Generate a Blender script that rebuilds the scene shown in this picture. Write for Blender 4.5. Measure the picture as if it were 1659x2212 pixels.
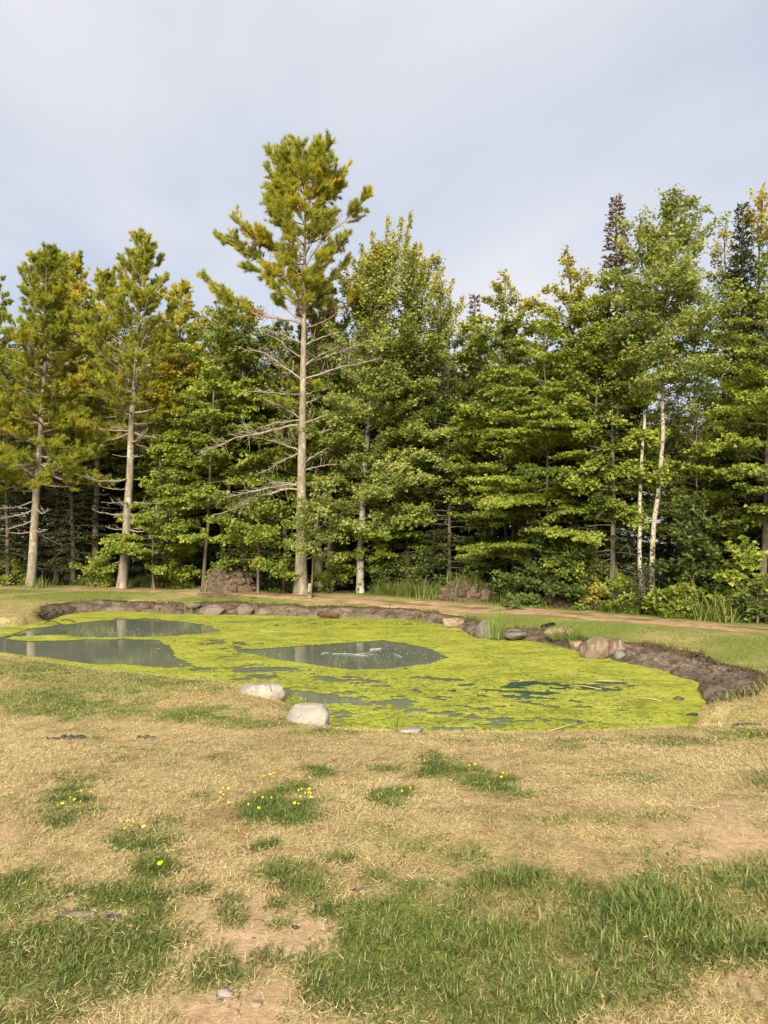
import bpy, math, random
import numpy as np
for o in list(bpy.data.objects): bpy.data.objects.remove(o)
SC = bpy.context.scene
COL = SC.collection
# ------------------------------------------------------------------ camera, sky, sun, exposure
CAM = (0.0, 0.0, 1.65)
FP, CX, CY, HZ = 1597.7, 829.5, 1106.0, 1172.0      # the photo measured on a 1659 x 2212 sheet
TH = math.atan((HZ - CY) / FP)
cam = bpy.data.objects.new('camera', bpy.data.cameras.new('camera'))
COL.objects.link(cam)
cam.location = CAM
cam.rotation_euler = (math.pi / 2 + TH, 0, 0)
cam.data.sensor_fit = 'VERTICAL'; cam.data.sensor_height = 36; cam.data.sensor_width = 27; cam.data.lens = 26
cam.data.clip_start = 0.05; cam.data.clip_end = 3000
SC.camera = cam

SUN_EL, SUN_AZ = math.radians(28), math.radians(190)   # azimuth from +Y (north) clockwise: behind the camera
world = bpy.data.worlds.new('World'); SC.world = world; world.use_nodes = True
nt = world.node_tree; nt.nodes.clear()
def N(t, typ, **kw):
    n = t.nodes.new(typ)
    for k, v in kw.items(): setattr(n, k, v)
    return n
out = N(nt, 'ShaderNodeOutputWorld'); bg = N(nt, 'ShaderNodeBackground')
bg.inputs['Strength'].default_value = 0.12
sky = N(nt, 'ShaderNodeTexSky', sky_type='NISHITA', sun_disc=False, sun_elevation=SUN_EL, sun_rotation=SUN_AZ)
sky.air_density = 1.0; sky.dust_density = 2.0
tc = N(nt, 'ShaderNodeTexCoord')
sp = N(nt, 'ShaderNodeSeparateXYZ'); nt.links.new(tc.outputs['Generated'], sp.inputs[0])
ad = N(nt, 'ShaderNodeMath', operation='ADD'); ad.inputs[1].default_value = 0.22
mx0 = N(nt, 'ShaderNodeMath', operation='MAXIMUM'); mx0.inputs[1].default_value = 0.0
nt.links.new(sp.outputs['Z'], mx0.inputs[0]); nt.links.new(mx0.outputs[0], ad.inputs[0])
cmb = N(nt, 'ShaderNodeCombineXYZ')
for ax in 'XY':
    dv = N(nt, 'ShaderNodeMath', operation='DIVIDE')
    nt.links.new(sp.outputs[ax], dv.inputs[0]); nt.links.new(ad.outputs[0], dv.inputs[1]); nt.links.new(dv.outputs[0], cmb.inputs[ax])
n1 = N(nt, 'ShaderNodeTexNoise'); n1.inputs['Scale'].default_value = 1.05; n1.inputs['Detail'].default_value = 5; n1.inputs['Roughness'].default_value = 0.5; n1.inputs['Distortion'].default_value = 0.4
mpw = N(nt, 'ShaderNodeMapping'); mpw.inputs['Location'].default_value = (3.1, 1.7, 0); mpw.inputs['Scale'].default_value = (1.0, 0.8, 1)
nt.links.new(cmb.outputs[0], mpw.inputs[0]); nt.links.new(mpw.outputs[0], n1.inputs['Vector'])
rp = N(nt, 'ShaderNodeMapRange'); rp.inputs[1].default_value = 0.34; rp.inputs[2].default_value = 0.64; rp.inputs[3].default_value = 0.05; rp.inputs[4].default_value = 1.0
nt.links.new(n1.outputs['Fac'], rp.inputs[0])
cl = N(nt, 'ShaderNodeMix', data_type='RGBA')
cl.inputs['B'].default_value = (3.75, 3.72, 3.98, 1)
lo = N(nt, 'ShaderNodeMix', data_type='RGBA'); lo.inputs['Factor'].default_value = 0.78; lo.inputs['B'].default_value = (2.62, 2.88, 3.28, 1); nt.links.new(sky.outputs[0], lo.inputs['A'])
nt.links.new(rp.outputs[0], cl.inputs['Factor']); nt.links.new(lo.outputs['Result'], cl.inputs['A'])
nt.links.new(cl.outputs['Result'], bg.inputs['Color']); nt.links.new(bg.outputs[0], out.inputs[0])

sun = bpy.data.objects.new('sun', bpy.data.lights.new('sun', 'SUN')); COL.objects.link(sun)
sun.data.energy = 5.0; sun.data.angle = math.radians(25); sun.data.color = (1.0, 0.89, 0.70)
sun.rotation_euler = (math.pi / 2 - SUN_EL, 0, math.pi - SUN_AZ)
sun.location = (0, -20, 30)
SC.view_settings.view_transform = 'Standard'; SC.view_settings.look = 'None'
SC.view_settings.exposure = 0.93; SC.view_settings.gamma = 1.0; SC.view_settings.use_curve_mapping = False
SC.render.engine = 'CYCLES'
SC.cycles.max_bounces = 6; SC.cycles.diffuse_bounces = 3; SC.cycles.transmission_bounces = 3; SC.cycles.transparent_max_bounces = 4
SC.cycles.use_denoising = True

# ------------------------------------------------------------------ geometry of the view and noise
CT, ST = math.cos(TH), math.sin(TH)
def at(px, py, Y):
    x = (px - CX) / FP; u = (CY - py) / FP
    k = Y / (CT - u * ST)
    return np.array((x * k, Y, CAM[2] + (ST + u * CT) * k))
def on(px, py, z):
    x = (px - CX) / FP; u = (CY - py) / FP
    k = (z - CAM[2]) / (ST + u * CT)
    return np.array((x * k, (CT - u * ST) * k, z))
def proj(x, y, z):
    dz = z - CAM[2]
    f = y * CT + dz * ST; u = -y * ST + dz * CT
    f = np.maximum(f, 0.05)
    return CX + FP * x / f, CY - FP * u / f
def _h(ix, iy, iz, seed):
    h = (ix.astype(np.int64) * 374761393 + iy.astype(np.int64) * 668265263 + iz.astype(np.int64) * 2147483647 + seed * 974711) & 0xffffffff
    h = ((h ^ (h >> 13)) * 1274126177) & 0xffffffff
    h = ((h ^ (h >> 16)) * 2246822519) & 0xffffffff
    return ((h ^ (h >> 15)) & 0xffffff) / float(0xffffff)
def vn(x, y, z=None, seed=0):
    x = np.asarray(x, float); y = np.asarray(y, float)
    z = np.zeros_like(x) if z is None else np.asarray(z, float)
    ix, iy, iz = np.floor(x), np.floor(y), np.floor(z)
    fx, fy, fz = x - ix, y - iy, z - iz
    fx = fx * fx * (3 - 2 * fx); fy = fy * fy * (3 - 2 * fy); fz = fz * fz * (3 - 2 * fz)
    r = 0
    for dz in ((0, 1) if np.any(fz) else (0,)):
        wz = fz if dz else 1 - fz
        a = _h(ix, iy, iz + dz, seed) * (1 - fx) + _h(ix + 1, iy, iz + dz, seed) * fx
        b = _h(ix, iy + 1, iz + dz, seed) * (1 - fx) + _h(ix + 1, iy + 1, iz + dz, seed) * fx
        r = r + wz * (a * (1 - fy) + b * fy)
    return r
def fbm(x, y, z=None, o=4, seed=0, g=0.5):
    s = 0; a = 1; t = 0
    for i in range(o):
        k = 2.03 ** i
        s = s + a * vn(np.asarray(x) * k + 17.3 * i, np.asarray(y) * k + 5.1 * i, None if z is None else np.asarray(z) * k, seed + i); t += a; a *= g
    return s / t
def sstep(a, b, x):
    t = np.clip((x - a) / (b - a), 0, 1); return t * t * (3 - 2 * t)
def unit(v): return v / np.maximum(np.linalg.norm(v, axis=-1, keepdims=True), 1e-9)

class MB:
    """collects vertices, triangles and quads with two numbers per vertex (tint, turn); built as one mesh"""
    def __init__(s): s.v = []; s.t3 = []; s.t4 = []; s.a = []; s.b = []; s.n = 0; s.sm = []
    def add(s, v, t3=None, t4=None, tint=0.5, turn=0.0):
        v = np.asarray(v, float).reshape(-1, 3)
        if t3 is not None and len(t3): s.t3.append(np.asarray(t3, np.int64).reshape(-1, 3) + s.n)
        if t4 is not None and len(t4): s.t4.append(np.asarray(t4, np.int64).reshape(-1, 4) + s.n)
        s.v.append(v); s.a.append(np.broadcast_to(np.asarray(tint, float), (len(v),))); s.b.append(np.broadcast_to(np.asarray(turn, float), (len(v),)))
        s.n += len(v)
    def tube(s, pts, rad, n=8, tint=0.5, cap=True, twist=0.0):
        pts = np.asarray(pts, float); m = len(pts); rad = np.broadcast_to(np.asarray(rad, float), (m,))
        tg = np.gradient(pts, axis=0); tg = unit(tg)
        ref = np.array((0.31, 0.95, 0.0)) if abs(tg[0][2]) > .5 else np.array((0, 0, 1.0))
        e1 = unit(np.cross(tg, ref)); e2 = np.cross(tg, e1)
        an = np.arange(n) * 2 * math.pi / n
        ring = pts[:, None] + rad[:, None, None] * (np.cos(an)[None, :, None] * e1[:, None] + np.sin(an)[None, :, None] * e2[:, None])
        i = np.arange(m - 1)[:, None] * n; j = np.arange(n)[None]; k = (j + 1) % n
        q = np.stack([i + j, i + k, i + n + k, i + n + j], -1).reshape(-1, 4)
        v = ring.reshape(-1, 3); t3 = []
        if cap:
            v = np.vstack([v, pts[-1:], pts[:1]]); c = m * n; jj = np.arange(n)
            t3 = np.vstack([np.stack([(m - 1) * n + jj, (m - 1) * n + (jj + 1) % n, np.full(n, c)], -1), np.stack([(jj + 1) % n, jj, np.full(n, c + 1)], -1)])
        s.add(v, t3, q, tint)
    def sticks(s, A, B, ra, rb, n=3, tint=0.5):
        A = np.asarray(A, float).reshape(-1, 3); B = np.asarray(B, float).reshape(-1, 3); m = len(A)
        if not m: return
        d = unit(B - A); ref = np.where(np.abs(d[:, 2:3]) > .9, np.array([[1., 0, 0]]), np.array([[0, 0, 1.]]))
        e1 = unit(np.cross(d, ref)); e2 = np.cross(d, e1)
        an = np.arange(n) * 2 * math.pi / n; cs = np.cos(an)[None, :, None] * e1[:, None] + np.sin(an)[None, :, None] * e2[:, None]
        ra = np.broadcast_to(ra, (m,))[:, None, None]; rb = np.broadcast_to(rb, (m,))[:, None, None]
        v = np.concatenate([A[:, None] + cs * ra, B[:, None] + cs * rb], 1).reshape(-1, 3)
        i = np.arange(m)[:, None] * 2 * n; j = np.arange(n)[None]; k = (j + 1) % n
        s.add(v, None, np.stack([i + j, i + k, i + n + k, i + n + j], -1).reshape(-1, 4), np.repeat(np.broadcast_to(tint, (m,)), 2 * n))
    def leaves(s, C, D, Nn, L, W, tint, turn=0.0, fold=0.18, tri=True):
        m = len(C)
        if not m: return
        if tri:
            D = unit(D); S = unit(np.cross(Nn, D)); L = np.broadcast_to(L, (m,))[:, None]; W = np.broadcast_to(W, (m,))[:, None]
            v = np.stack([C + D * L * .12 + S * W * .6, C + D * L * .2 - S * W * .6, C + D * L], 1).reshape(-1, 3)
            s.add(v, np.arange(3 * m).reshape(m, 3), None, np.repeat(np.broadcast_to(tint, (m,)), 3), np.repeat(np.broadcast_to(turn, (m,)), 3)); return
        D = unit(D); S = unit(np.cross(Nn, D)); Nn = np.cross(D, S)
        L = np.broadcast_to(L, (m,))[:, None]; W = np.broadcast_to(W, (m,))[:, None]
        lift = Nn * W * fold
        v = np.stack([C, C + D * L * .42 + S * W * .5 + lift, C + D * L - Nn * L * .12, C + D * L * .42 - S * W * .5 + lift], 1).reshape(-1, 3)
        s.add(v, None, np.arange(4 * m).reshape(m, 4), np.repeat(np.broadcast_to(tint, (m,)), 4), np.repeat(np.broadcast_to(turn, (m,)), 4))
    def needles(s, C, D, L, W, R, tint, turn=0.0):
        m = len(C)
        if not m: return
        D = unit(D); S = unit(np.cross(D, R))
        L = np.broadcast_to(L, (m,))[:, None]; W = np.broadcast_to(W, (m,))[:, None]
        v = np.stack([C - S * W * .5, C + S * W * .5, C + D * L], 1).reshape(-1, 3)
        s.add(v, np.arange(3 * m).reshape(m, 3), None, np.repeat(np.broadcast_to(tint, (m,)), 3), np.repeat(np.broadcast_to(turn, (m,)), 3))
    def blades(s, P, az, lean, L, W, droop, tint, turn=0.0):
        """grass blades of two segments"""
        m = len(P)
        if not m: return
        L = np.broadcast_to(L, (m,))[:, None]; W = np.broadcast_to(W, (m,))[:, None]; droop = np.broadcast_to(droop, (m,))
        h = np.stack([np.cos(az), np.sin(az), 0 * az], -1); S = np.stack([-np.sin(az), np.cos(az), 0 * az], -1)
        l2 = lean + droop
        d1 = h * np.sin(lean)[:, None] + np.array([0, 0, 1.]) * np.cos(lean)[:, None]
        d2 = h * np.sin(l2)[:, None] + np.array([0, 0, 1.]) * np.cos(l2)[:, None]
        M = P + d1 * L * .5; T = M + d2 * L * .5
        v = np.stack([P - S * W * .5, P + S * W * .5, M + S * W * .42, M - S * W * .42, T], 1).reshape(-1, 3)
        i = np.arange(m)[:, None] * 5
        s.add(v, i + np.array([[3, 2, 4]]), i + np.array([[0, 1, 2, 3]]), np.repeat(np.broadcast_to(tint, (m,)), 5), np.repeat(np.broadcast_to(turn, (m,)), 5))
    def mesh(s, name, mat, smooth=False):
        me = bpy.data.meshes.new(name)
        if s.n:
            v = np.vstack(s.v).astype(np.float32)
            t3 = np.vstack(s.t3) if s.t3 else np.zeros((0, 3), np.int64); t4 = np.vstack(s.t4) if s.t4 else np.zeros((0, 4), np.int64)
            me.vertices.add(len(v)); me.vertices.foreach_set('co', v.ravel())
            nl = t3.size + t4.size; nf = len(t3) + len(t4)
            me.loops.add(nl); me.polygons.add(nf)
            me.loops.foreach_set('vertex_index', np.concatenate([t3.ravel(), t4.ravel()]).astype(np.int32))
            st = np.concatenate([np.arange(len(t3)) * 3, t3.size + np.arange(len(t4)) * 4]).astype(np.int32)
            me.polygons.foreach_set('loop_start', st)
            try: me.polygons.foreach_set('loop_total', np.concatenate([np.full(len(t3), 3), np.full(len(t4), 4)]).astype(np.int32))
            except Exception: pass
            if smooth: me.polygons.foreach_set('use_smooth', np.ones(nf, bool))
            for nm, arr in (('tint', s.a), ('turn', s.b)):
                at_ = me.attributes.new(nm, 'FLOAT', 'POINT'); at_.data.foreach_set('value', np.concatenate(arr).astype(np.float32))
            me.update(calc_edges=True)
        if mat: me.materials.append(mat)
        return me
def link(name, me, parent=None, loc=None, kind=None):
    o = bpy.data.objects.new(name, me); COL.objects.link(o)
    if parent is not None: o.parent = parent
    if loc is not None: o.location = loc
    if kind: o['kind'] = kind
    return o
def empty(name, loc, label, cat, group=None, rz=0.0):
    o = bpy.data.objects.new(name, None); COL.objects.link(o); o.location = loc; o.rotation_euler.z = rz; o.empty_display_size = .2
    return tag(o, label, cat, group)
def tag(o, label, cat, group=None):
    o['label'] = label; o['category'] = cat
    if group: o['group'] = group
    return o

# ------------------------------------------------------------------ materials
def newmat(name):
    m = bpy.data.materials.new(name); m.use_nodes = True; t = m.node_tree; t.nodes.clear()
    o = N(t, 'ShaderNodeOutputMaterial'); return m, t, o
def noise(t, scale, detail=4, rough=.55, coord='Object', stretch=None, dist=0.0):
    c = N(t, 'ShaderNodeTexCoord'); n = N(t, 'ShaderNodeTexNoise')
    n.inputs['Scale'].default_value = scale; n.inputs['Detail'].default_value = detail; n.inputs['Roughness'].default_value = rough; n.inputs['Distortion'].default_value = dist
    if stretch:
        mp = N(t, 'ShaderNodeMapping'); mp.inputs['Scale'].default_value = stretch
        t.links.new(c.outputs[coord], mp.inputs[0]); t.links.new(mp.outputs[0], n.inputs['Vector'])
    else: t.links.new(c.outputs[coord], n.inputs['Vector'])
    return n.outputs['Fac']
def ramp(t, fac, stops, interp='LINEAR'):
    r = N(t, 'ShaderNodeValToRGB'); e = r.color_ramp.elements; r.color_ramp.interpolation = interp
    while len(e) < len(stops): e.new(0.5)
    for el, (p, c) in zip(e, stops): el.position = p; el.color = tuple(c) + (1,) if len(c) == 3 else c
    t.links.new(fac, r.inputs[0]); return r.outputs[0]
def maprange(t, fac, a, b, c=0.0, d=1.0):
    r = N(t, 'ShaderNodeMapRange'); r.interpolation_type = 'SMOOTHSTEP'
    for i, v in zip((1, 2, 3, 4), (a, b, c, d)): r.inputs[i].default_value = v
    t.links.new(fac, r.inputs[0]); return r.outputs[0]
def mix(t, fac, A, B, blend='MIX'):
    m = N(t, 'ShaderNodeMix', data_type='RGBA', blend_type=blend)
    for s, v in (('Factor', fac), ('A', A), ('B', B)):
        if isinstance(v, (int, float)): m.inputs[s].default_value = v
        elif isinstance(v, tuple): m.inputs[s].default_value = v + (1,) if len(v) == 3 else v
        else: t.links.new(v, m.inputs[s])
    return m.outputs['Result']
def math2(t, op, a, b=None):
    m = N(t, 'ShaderNodeMath', operation=op)
    for i, v in enumerate((a, b)):
        if v is None: continue
        if isinstance(v, (int, float)): m.inputs[i].default_value = v
        else: t.links.new(v, m.inputs[i])
    return m.outputs[0]
def attr(t, name): n = N(t, 'ShaderNodeAttribute', attribute_name=name); return n.outputs['Fac']
def surf(t, o, col, rough=.9, bump=None, bstr=.3, bdist=.02, spec=.25):
    b = N(t, 'ShaderNodeBsdfPrincipled')
    if isinstance(col, tuple): b.inputs['Base Color'].default_value = col + (1,)
    else: t.links.new(col, b.inputs['Base Color'])
    if isinstance(rough, (int, float)): b.inputs['Roughness'].default_value = rough
    else: t.links.new(rough, b.inputs['Roughness'])
    b.inputs['Specular IOR Level'].default_value = spec
    if bump is not None:
        bn = N(t, 'ShaderNodeBump'); bn.inputs['Strength'].default_value = bstr; bn.inputs['Distance'].default_value = bdist
        t.links.new(bump, bn.inputs['Height']); t.links.new(bn.outputs[0], b.inputs['Normal'])
    t.links.new(b.outputs[0], o.inputs[0]); return b
def leafmat(name, stops, alt_col, trans=.32, rough=.55, spec=.3, warm=(1.25, 1.3, .55)):
    m, t, o = newmat(name)
    c = ramp(t, attr(t, 'tint'), stops)
    c = mix(t, attr(t, 'turn'), c, alt_col)  # turn = share of alt_col; painted sunlight on maple, aspen and pine
    b = surf(t, o, c, rough, spec=spec)
    tr = N(t, 'ShaderNodeBsdfTranslucent'); t.links.new(mix(t, 1.0, c, warm, 'MULTIPLY'), tr.inputs[0])
    ms = N(t, 'ShaderNodeMixShader'); ms.inputs[0].default_value = trans
    t.links.new(b.outputs[0], ms.inputs[1]); t.links.new(tr.outputs[0], ms.inputs[2]); t.links.new(ms.outputs[0], o.inputs[0])
    return m
M = {}
M['maple'] = leafmat('maple_leaf', [(0, (.055, .088, .011)), (.5, (.195, .245, .028)), (1, (.37, .40, .07))], (.52, .36, .03), trans=.40)  # the gold here and in aspen is painted treetop sunlight
M['aspen'] = leafmat('aspen_leaf', [(0, (.085, .120, .022)), (.5, (.215, .255, .045)), (1, (.38, .40, .13))], (.52, .38, .05), trans=.40)
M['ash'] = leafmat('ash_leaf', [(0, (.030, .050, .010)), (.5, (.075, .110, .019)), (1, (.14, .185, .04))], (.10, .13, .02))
M['pine'] = leafmat('pine_needle', [(0, (.080, .115, .020)), (.5, (.245, .280, .036)), (1, (.42, .42, .05))], (.66, .50, .04), trans=.42, rough=.5)  # gold end colour carries painted low sun on the needles
M['spruce'] = leafmat('spruce_needle', [(0, (.018, .028, .009)), (.5, (.042, .058, .015)), (1, (.085, .10, .024))], (.24, .12, .03), trans=.12)
M['grass'] = leafmat('grass_blade', [(0, (.055, .085, .018)), (.5, (.125, .170, .036)), (1, (.24, .27, .075))], (.40, .32, .145), trans=.35, rough=.5)
M['straw'] = leafmat('straw_blade', [(0, (.23, .155, .07)), (.5, (.485, .385, .178)), (1, (.60, .49, .26))], (.10, .13, .03), trans=.25, rough=.6, warm=(1.05, 1., .8))
M['reed'] = leafmat('reed_blade', [(0, (.05, .10, .02)), (.5, (.12, .19, .03)), (1, (.22, .28, .06))], (.30, .24, .08), trans=.3, rough=.45)

def barkmat(name, dark, light, lich=None, lo=.5, hi=.62, scale=9, zs=.22, bstr=.7, red=False, contrast=(.30, .62)):
    m, t, o = newmat(name)
    f = noise(t, scale, 6, .65, stretch=(1, 1, zs))
    c = ramp(t, f, [(contrast[0], dark), (contrast[1], light)])
    f2 = noise(t, 26, 3, .6, stretch=(1, 1, .35))
    if red: zc = N(t, 'ShaderNodeTexCoord'); zs_ = N(t, 'ShaderNodeSeparateXYZ'); t.links.new(zc.outputs['Object'], zs_.inputs[0]); c = mix(t, maprange(t, zs_.outputs[2], 8, 14, 0, .35), c, mix(t, f, (.16, .075, .035), (.33, .18, .09)))
    c = mix(t, maprange(t, f2, .35, .6, .35, 1.0), mix(t, 1.0, c, (.55, .5, .45), 'MULTIPLY'), c)
    if lich:
        c = mix(t, maprange(t, noise(t, 2.6, 5, .7, stretch=(1, 1, .6)), lo, hi, 0, .85), c, lich)
    surf(t, o, c, .92, f, bstr, .03); return m
M['bark_pine'] = barkmat('pine_bark', (.13, .105, .078), (.275, .24, .188), (.38, .38, .26), .52, .66, red=True)
M['bark_pine_top'] = barkmat('pine_upper_bark', (.17, .09, .05), (.36, .21, .12), None)
M['bark_birch'] = barkmat('birch_bark', (.05, .042, .032), (.34, .31, .25), (.46, .44, .34), .5, .6, scale=5, zs=1.6, contrast=(.42, .50))
M['bark_dark'] = barkmat('dark_bark', (.05, .042, .032), (.14, .12, .09), (.22, .22, .16), .58, .7)
M['bark_slim'] = barkmat('slim_bark', (.075, .062, .042), (.18, .155, .105), (.27, .265, .18), .56, .68)
M['dead'] = barkmat('dead_wood', (.19, .16, .12), (.36, .32, .255), None, bstr=.2)
M['dead_dark'] = barkmat('dark_dead_wood', (.09, .07, .05), (.22, .18, .13), None, bstr=.2)

def rockmat(name, c1, c2, c3, lo=.5, hi=.66, spots=True, rough=.88):
    m, t, o = newmat(name)
    f = noise(t, 3.2, 8, .65); c = ramp(t, f, [(.32, c1), (.66, c2)])
    c = mix(t, maprange(t, noise(t, 5.0, 5, .6, dist=.8), lo, hi, 0, .9), c, c3)
    if spots:
        c = mix(t, maprange(t, noise(t, 30, 2, .5), .66, .72, 0, .75), c, (.07, .065, .06))
    h = noise(t, 14, 8, .7)
    surf(t, o, c, rough, h, .55, .03); return m
M['rock_white'] = rockmat('pale_granite', (.17, .16, .145), (.33, .31, .275), (.25, .185, .135), .56, .68)
M['rock_pink'] = rockmat('pinkish_granite', (.17, .145, .12), (.33, .285, .24), (.38, .35, .30), .48, .62)
M['rock_brown'] = rockmat('brown_stone', (.075, .058, .042), (.20, .152, .112), (.26, .195, .13), .5, .64)
M['rock_red'] = rockmat('red_stone', (.075, .05, .035), (.18, .115, .08), (.24, .19, .15), .46, .6)
M['rock_dark'] = rockmat('dark_grey_stone', (.075, .075, .065), (.19, .185, .16), (.15, .13, .08), .52, .66)
M['rock_tan'] = rockmat('tan_stone', (.17, .12, .075), (.36, .27, .18), (.10, .075, .05), .50, .62)

M['rock_muddy'] = rockmat('muddy_stone', (.085, .065, .05), (.20, .155, .115), (.15, .125, .105), .42, .6, False)
M['rotten'] = barkmat('rotten_wood', (.05, .022, .015), (.13, .06, .035))
def mudmat(name, c1, c2, c3, rough=(.45, .85)):
    m, t, o = newmat(name)
    f = noise(t, 2.3, 8, .68, dist=.5); c = ramp(t, f, [(.30, c1), (.50, c2), (.70, c3)])
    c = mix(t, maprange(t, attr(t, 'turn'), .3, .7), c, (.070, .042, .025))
    h = noise(t, 9, 9, .72)
    surf(t, o, c, maprange(t, f, .35, .65, *rough), h, .8, .05, .35); return m
M['mud'] = mudmat('wet_mud', (.034, .023, .014), (.098, .072, .050), (.18, .142, .104))
M['heap'] = mudmat('dug_earth', (.046, .032, .019), (.095, .068, .042), (.15, .112, .072), (.8, .95))
M['clod'] = mudmat('dark_clod', (.028, .025, .027), (.05, .046, .05), (.08, .072, .075), (.6, .9))

# terrain: tint = green share, second number = bare soil share, third map 'wood' = forest floor
m, t, o = newmat('lawn_ground'); M['ground'] = m
fine = noise(t, 42, 6, .7); mid = noise(t, 5.5, 6, .65); big = noise(t, .9, 5, .6)
dry = ramp(t, fine, [(.28, (.175, .118, .055)), (.5, (.405, .315, .150)), (.72, (.57, .455, .24))])
dry = mix(t, maprange(t, mid, .46, .62, 0, .7), dry, (.24, .15, .07))
grn = ramp(t, fine, [(.28, (.06, .08, .018)), (.5, (.15, .185, .035)), (.74, (.27, .285, .075))])
bare = ramp(t, noise(t, 18, 8, .7), [(.3, (.30, .19, .10)), (.55, (.47, .33, .19)), (.75, (.58, .44, .28))])
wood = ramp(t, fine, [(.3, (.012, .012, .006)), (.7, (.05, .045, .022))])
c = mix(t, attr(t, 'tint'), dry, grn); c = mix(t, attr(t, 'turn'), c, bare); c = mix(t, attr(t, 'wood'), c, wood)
surf(t, o, c, .95, fine, .7, .02, .1)
m, t, o = newmat('sandy_track'); M['path'] = m
c = ramp(t, noise(t, 3.0, 8, .7), [(.3, (.21, .13, .075)), (.52, (.36, .235, .14)), (.75, (.47, .335, .21))])
c = mix(t, maprange(t, attr(t, 'tint'), .42, .62, 0, .85), c, (.125, .075, .042))
c = mix(t, maprange(t, noise(t, 22, 5, .7), .56, .68, 0, .8), c, (.10, .062, .036))
c = mix(t, attr(t, 'turn'), c, (.13, .15, .035))
surf(t, o, c, .95, noise(t, 25, 6, .7), .6, .02, .1)
m, t, o = newmat('murky_water'); M['water'] = m
c = ramp(t, noise(t, .35, 3, .5), [(.35, (.135, .15, .112)), (.65, (.18, .195, .145))])
c = mix(t, attr(t, 'turn'), c, (.028, .075, .055))
b = surf(t, o, c, .06, noise(t, 3.2, 3, .55, stretch=(1, .5, 1)), .045, .05, .5)
m, t, o = newmat('duckweed_cover'); M['weed'] = m
f = noise(t, 1.1, 6, .65, stretch=(1, 1.6, 1), dist=.6)
c = ramp(t, f, [(.30, (.18, .20, .022)), (.50, (.325, .35, .034)), (.72, (.42, .42, .08))])
f2 = noise(t, 13, 7, .8, stretch=(1, 1.4, 1), dist=.9)
c = mix(t, math2(t, 'MULTIPLY', maprange(t, f2, .45, .60, 0, 1), maprange(t, attr(t, 'turn'), -.45, .75)), c, (.06, .07, .025))
c = mix(t, maprange(t, noise(t, 30, 4, .7), .55, .7, 0, .35), c, (.16, .18, .02))
surf(t, o, c, .85, f2, .35, .02, .15)
m, t, o = newmat('foam'); M['foam'] = m; surf(t, o, (.52, .54, .50), .4)
m, t, o = newmat('yellow_petal'); M['petal'] = m; surf(t, o, (.80, .62, .01), .5)
m, t, o = newmat('black_plastic'); M['black'] = m; surf(t, o, (.015, .015, .015), .45, noise(t, 30), .1, .01)
m, t, o = newmat('rust_needles'); M['rust'] = leafmat('rusty_needle', [(0, (.05, .02, .008)), (1, (.16, .06, .02))], (.2, .1, .03), trans=.1)
# ------------------------------------------------------------------ the pond outline (world metres) and the terrain
WZ = -0.75
far_px = [(-300, 1374), (-120, 1368), (0, 1358), (98, 1343), (145, 1328), (233, 1321), (309, 1323), (404, 1328), (545, 1329), (691, 1333), (846, 1338), (930, 1345), (985, 1357),
          (1030, 1377), (1097, 1382), (1182, 1391), (1240, 1406), (1259, 1412), (1310, 1423), (1364, 1436), (1419, 1447), (1466, 1463), (1510, 1476), (1519, 1500), (1530, 1530), (1536, 1556)]
near_px = [(1480, 1586), (1346, 1600), (1200, 1610), (1055, 1612), (879, 1610), (740, 1602), (690, 1580), (655, 1545), (612, 1515), (520, 1489), (436, 1479), (327, 1465), (218, 1450), (109, 1432), (0, 1418), (-120, 1402), (-300, 1388)]
raw = np.array([on(a, b_, WZ)[:2] for a, b_ in far_px + near_px])
def dense(p, closed, step):
    p = np.asarray(p, float)
    if closed: q = np.vstack([p[-1:], p, p[:2]])
    else: q = np.vstack([2 * p[:1] - p[1:2], p, 2 * p[-1:] - p[-2:-1]])
    res = []
    for i in range(1, len(q) - 2):
        a, b_, c_, d_ = q[i - 1:i + 3]; n = max(2, int(np.linalg.norm(c_ - b_) / step))
        for s_ in np.arange(n) / n:
            res.append(.5 * (2 * b_ + (c_ - a) * s_ + (2 * a - 5 * b_ + 4 * c_ - d_) * s_ ** 2 + (3 * b_ - a - 3 * c_ + d_) * s_ ** 3))
    if not closed: res.append(p[-1])
    return np.array(res)
shore = dense(raw, True, .12)
nf = len(far_px)
def nearest(P, poly, closed=True):
    """distance to a polyline and the index of the nearest vertex"""
    D = np.full(len(P), 1e9); I = np.zeros(len(P), int)
    for s_ in range(0, len(P), 20000):
        d2 = ((P[s_:s_ + 20000, None] - poly[None]) ** 2).sum(-1); k = d2.argmin(1)
        D[s_:s_ + 20000] = np.sqrt(d2[np.arange(len(k)), k]); I[s_:s_ + 20000] = k
    return D, I
def inside(P, poly):
    x, y = P[:, 0], P[:, 1]; r = np.zeros(len(P), bool)
    for (x0, y0), (x1, y1) in zip(poly, np.roll(poly, -1, 0)):
        if y0 == y1: continue
        r ^= ((y0 > y) != (y1 > y)) & (x < (x1 - x0) * (y - y0) / (y1 - y0) + x0)
    return r
def Ppoly(pts): return np.array(pts, float)
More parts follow.
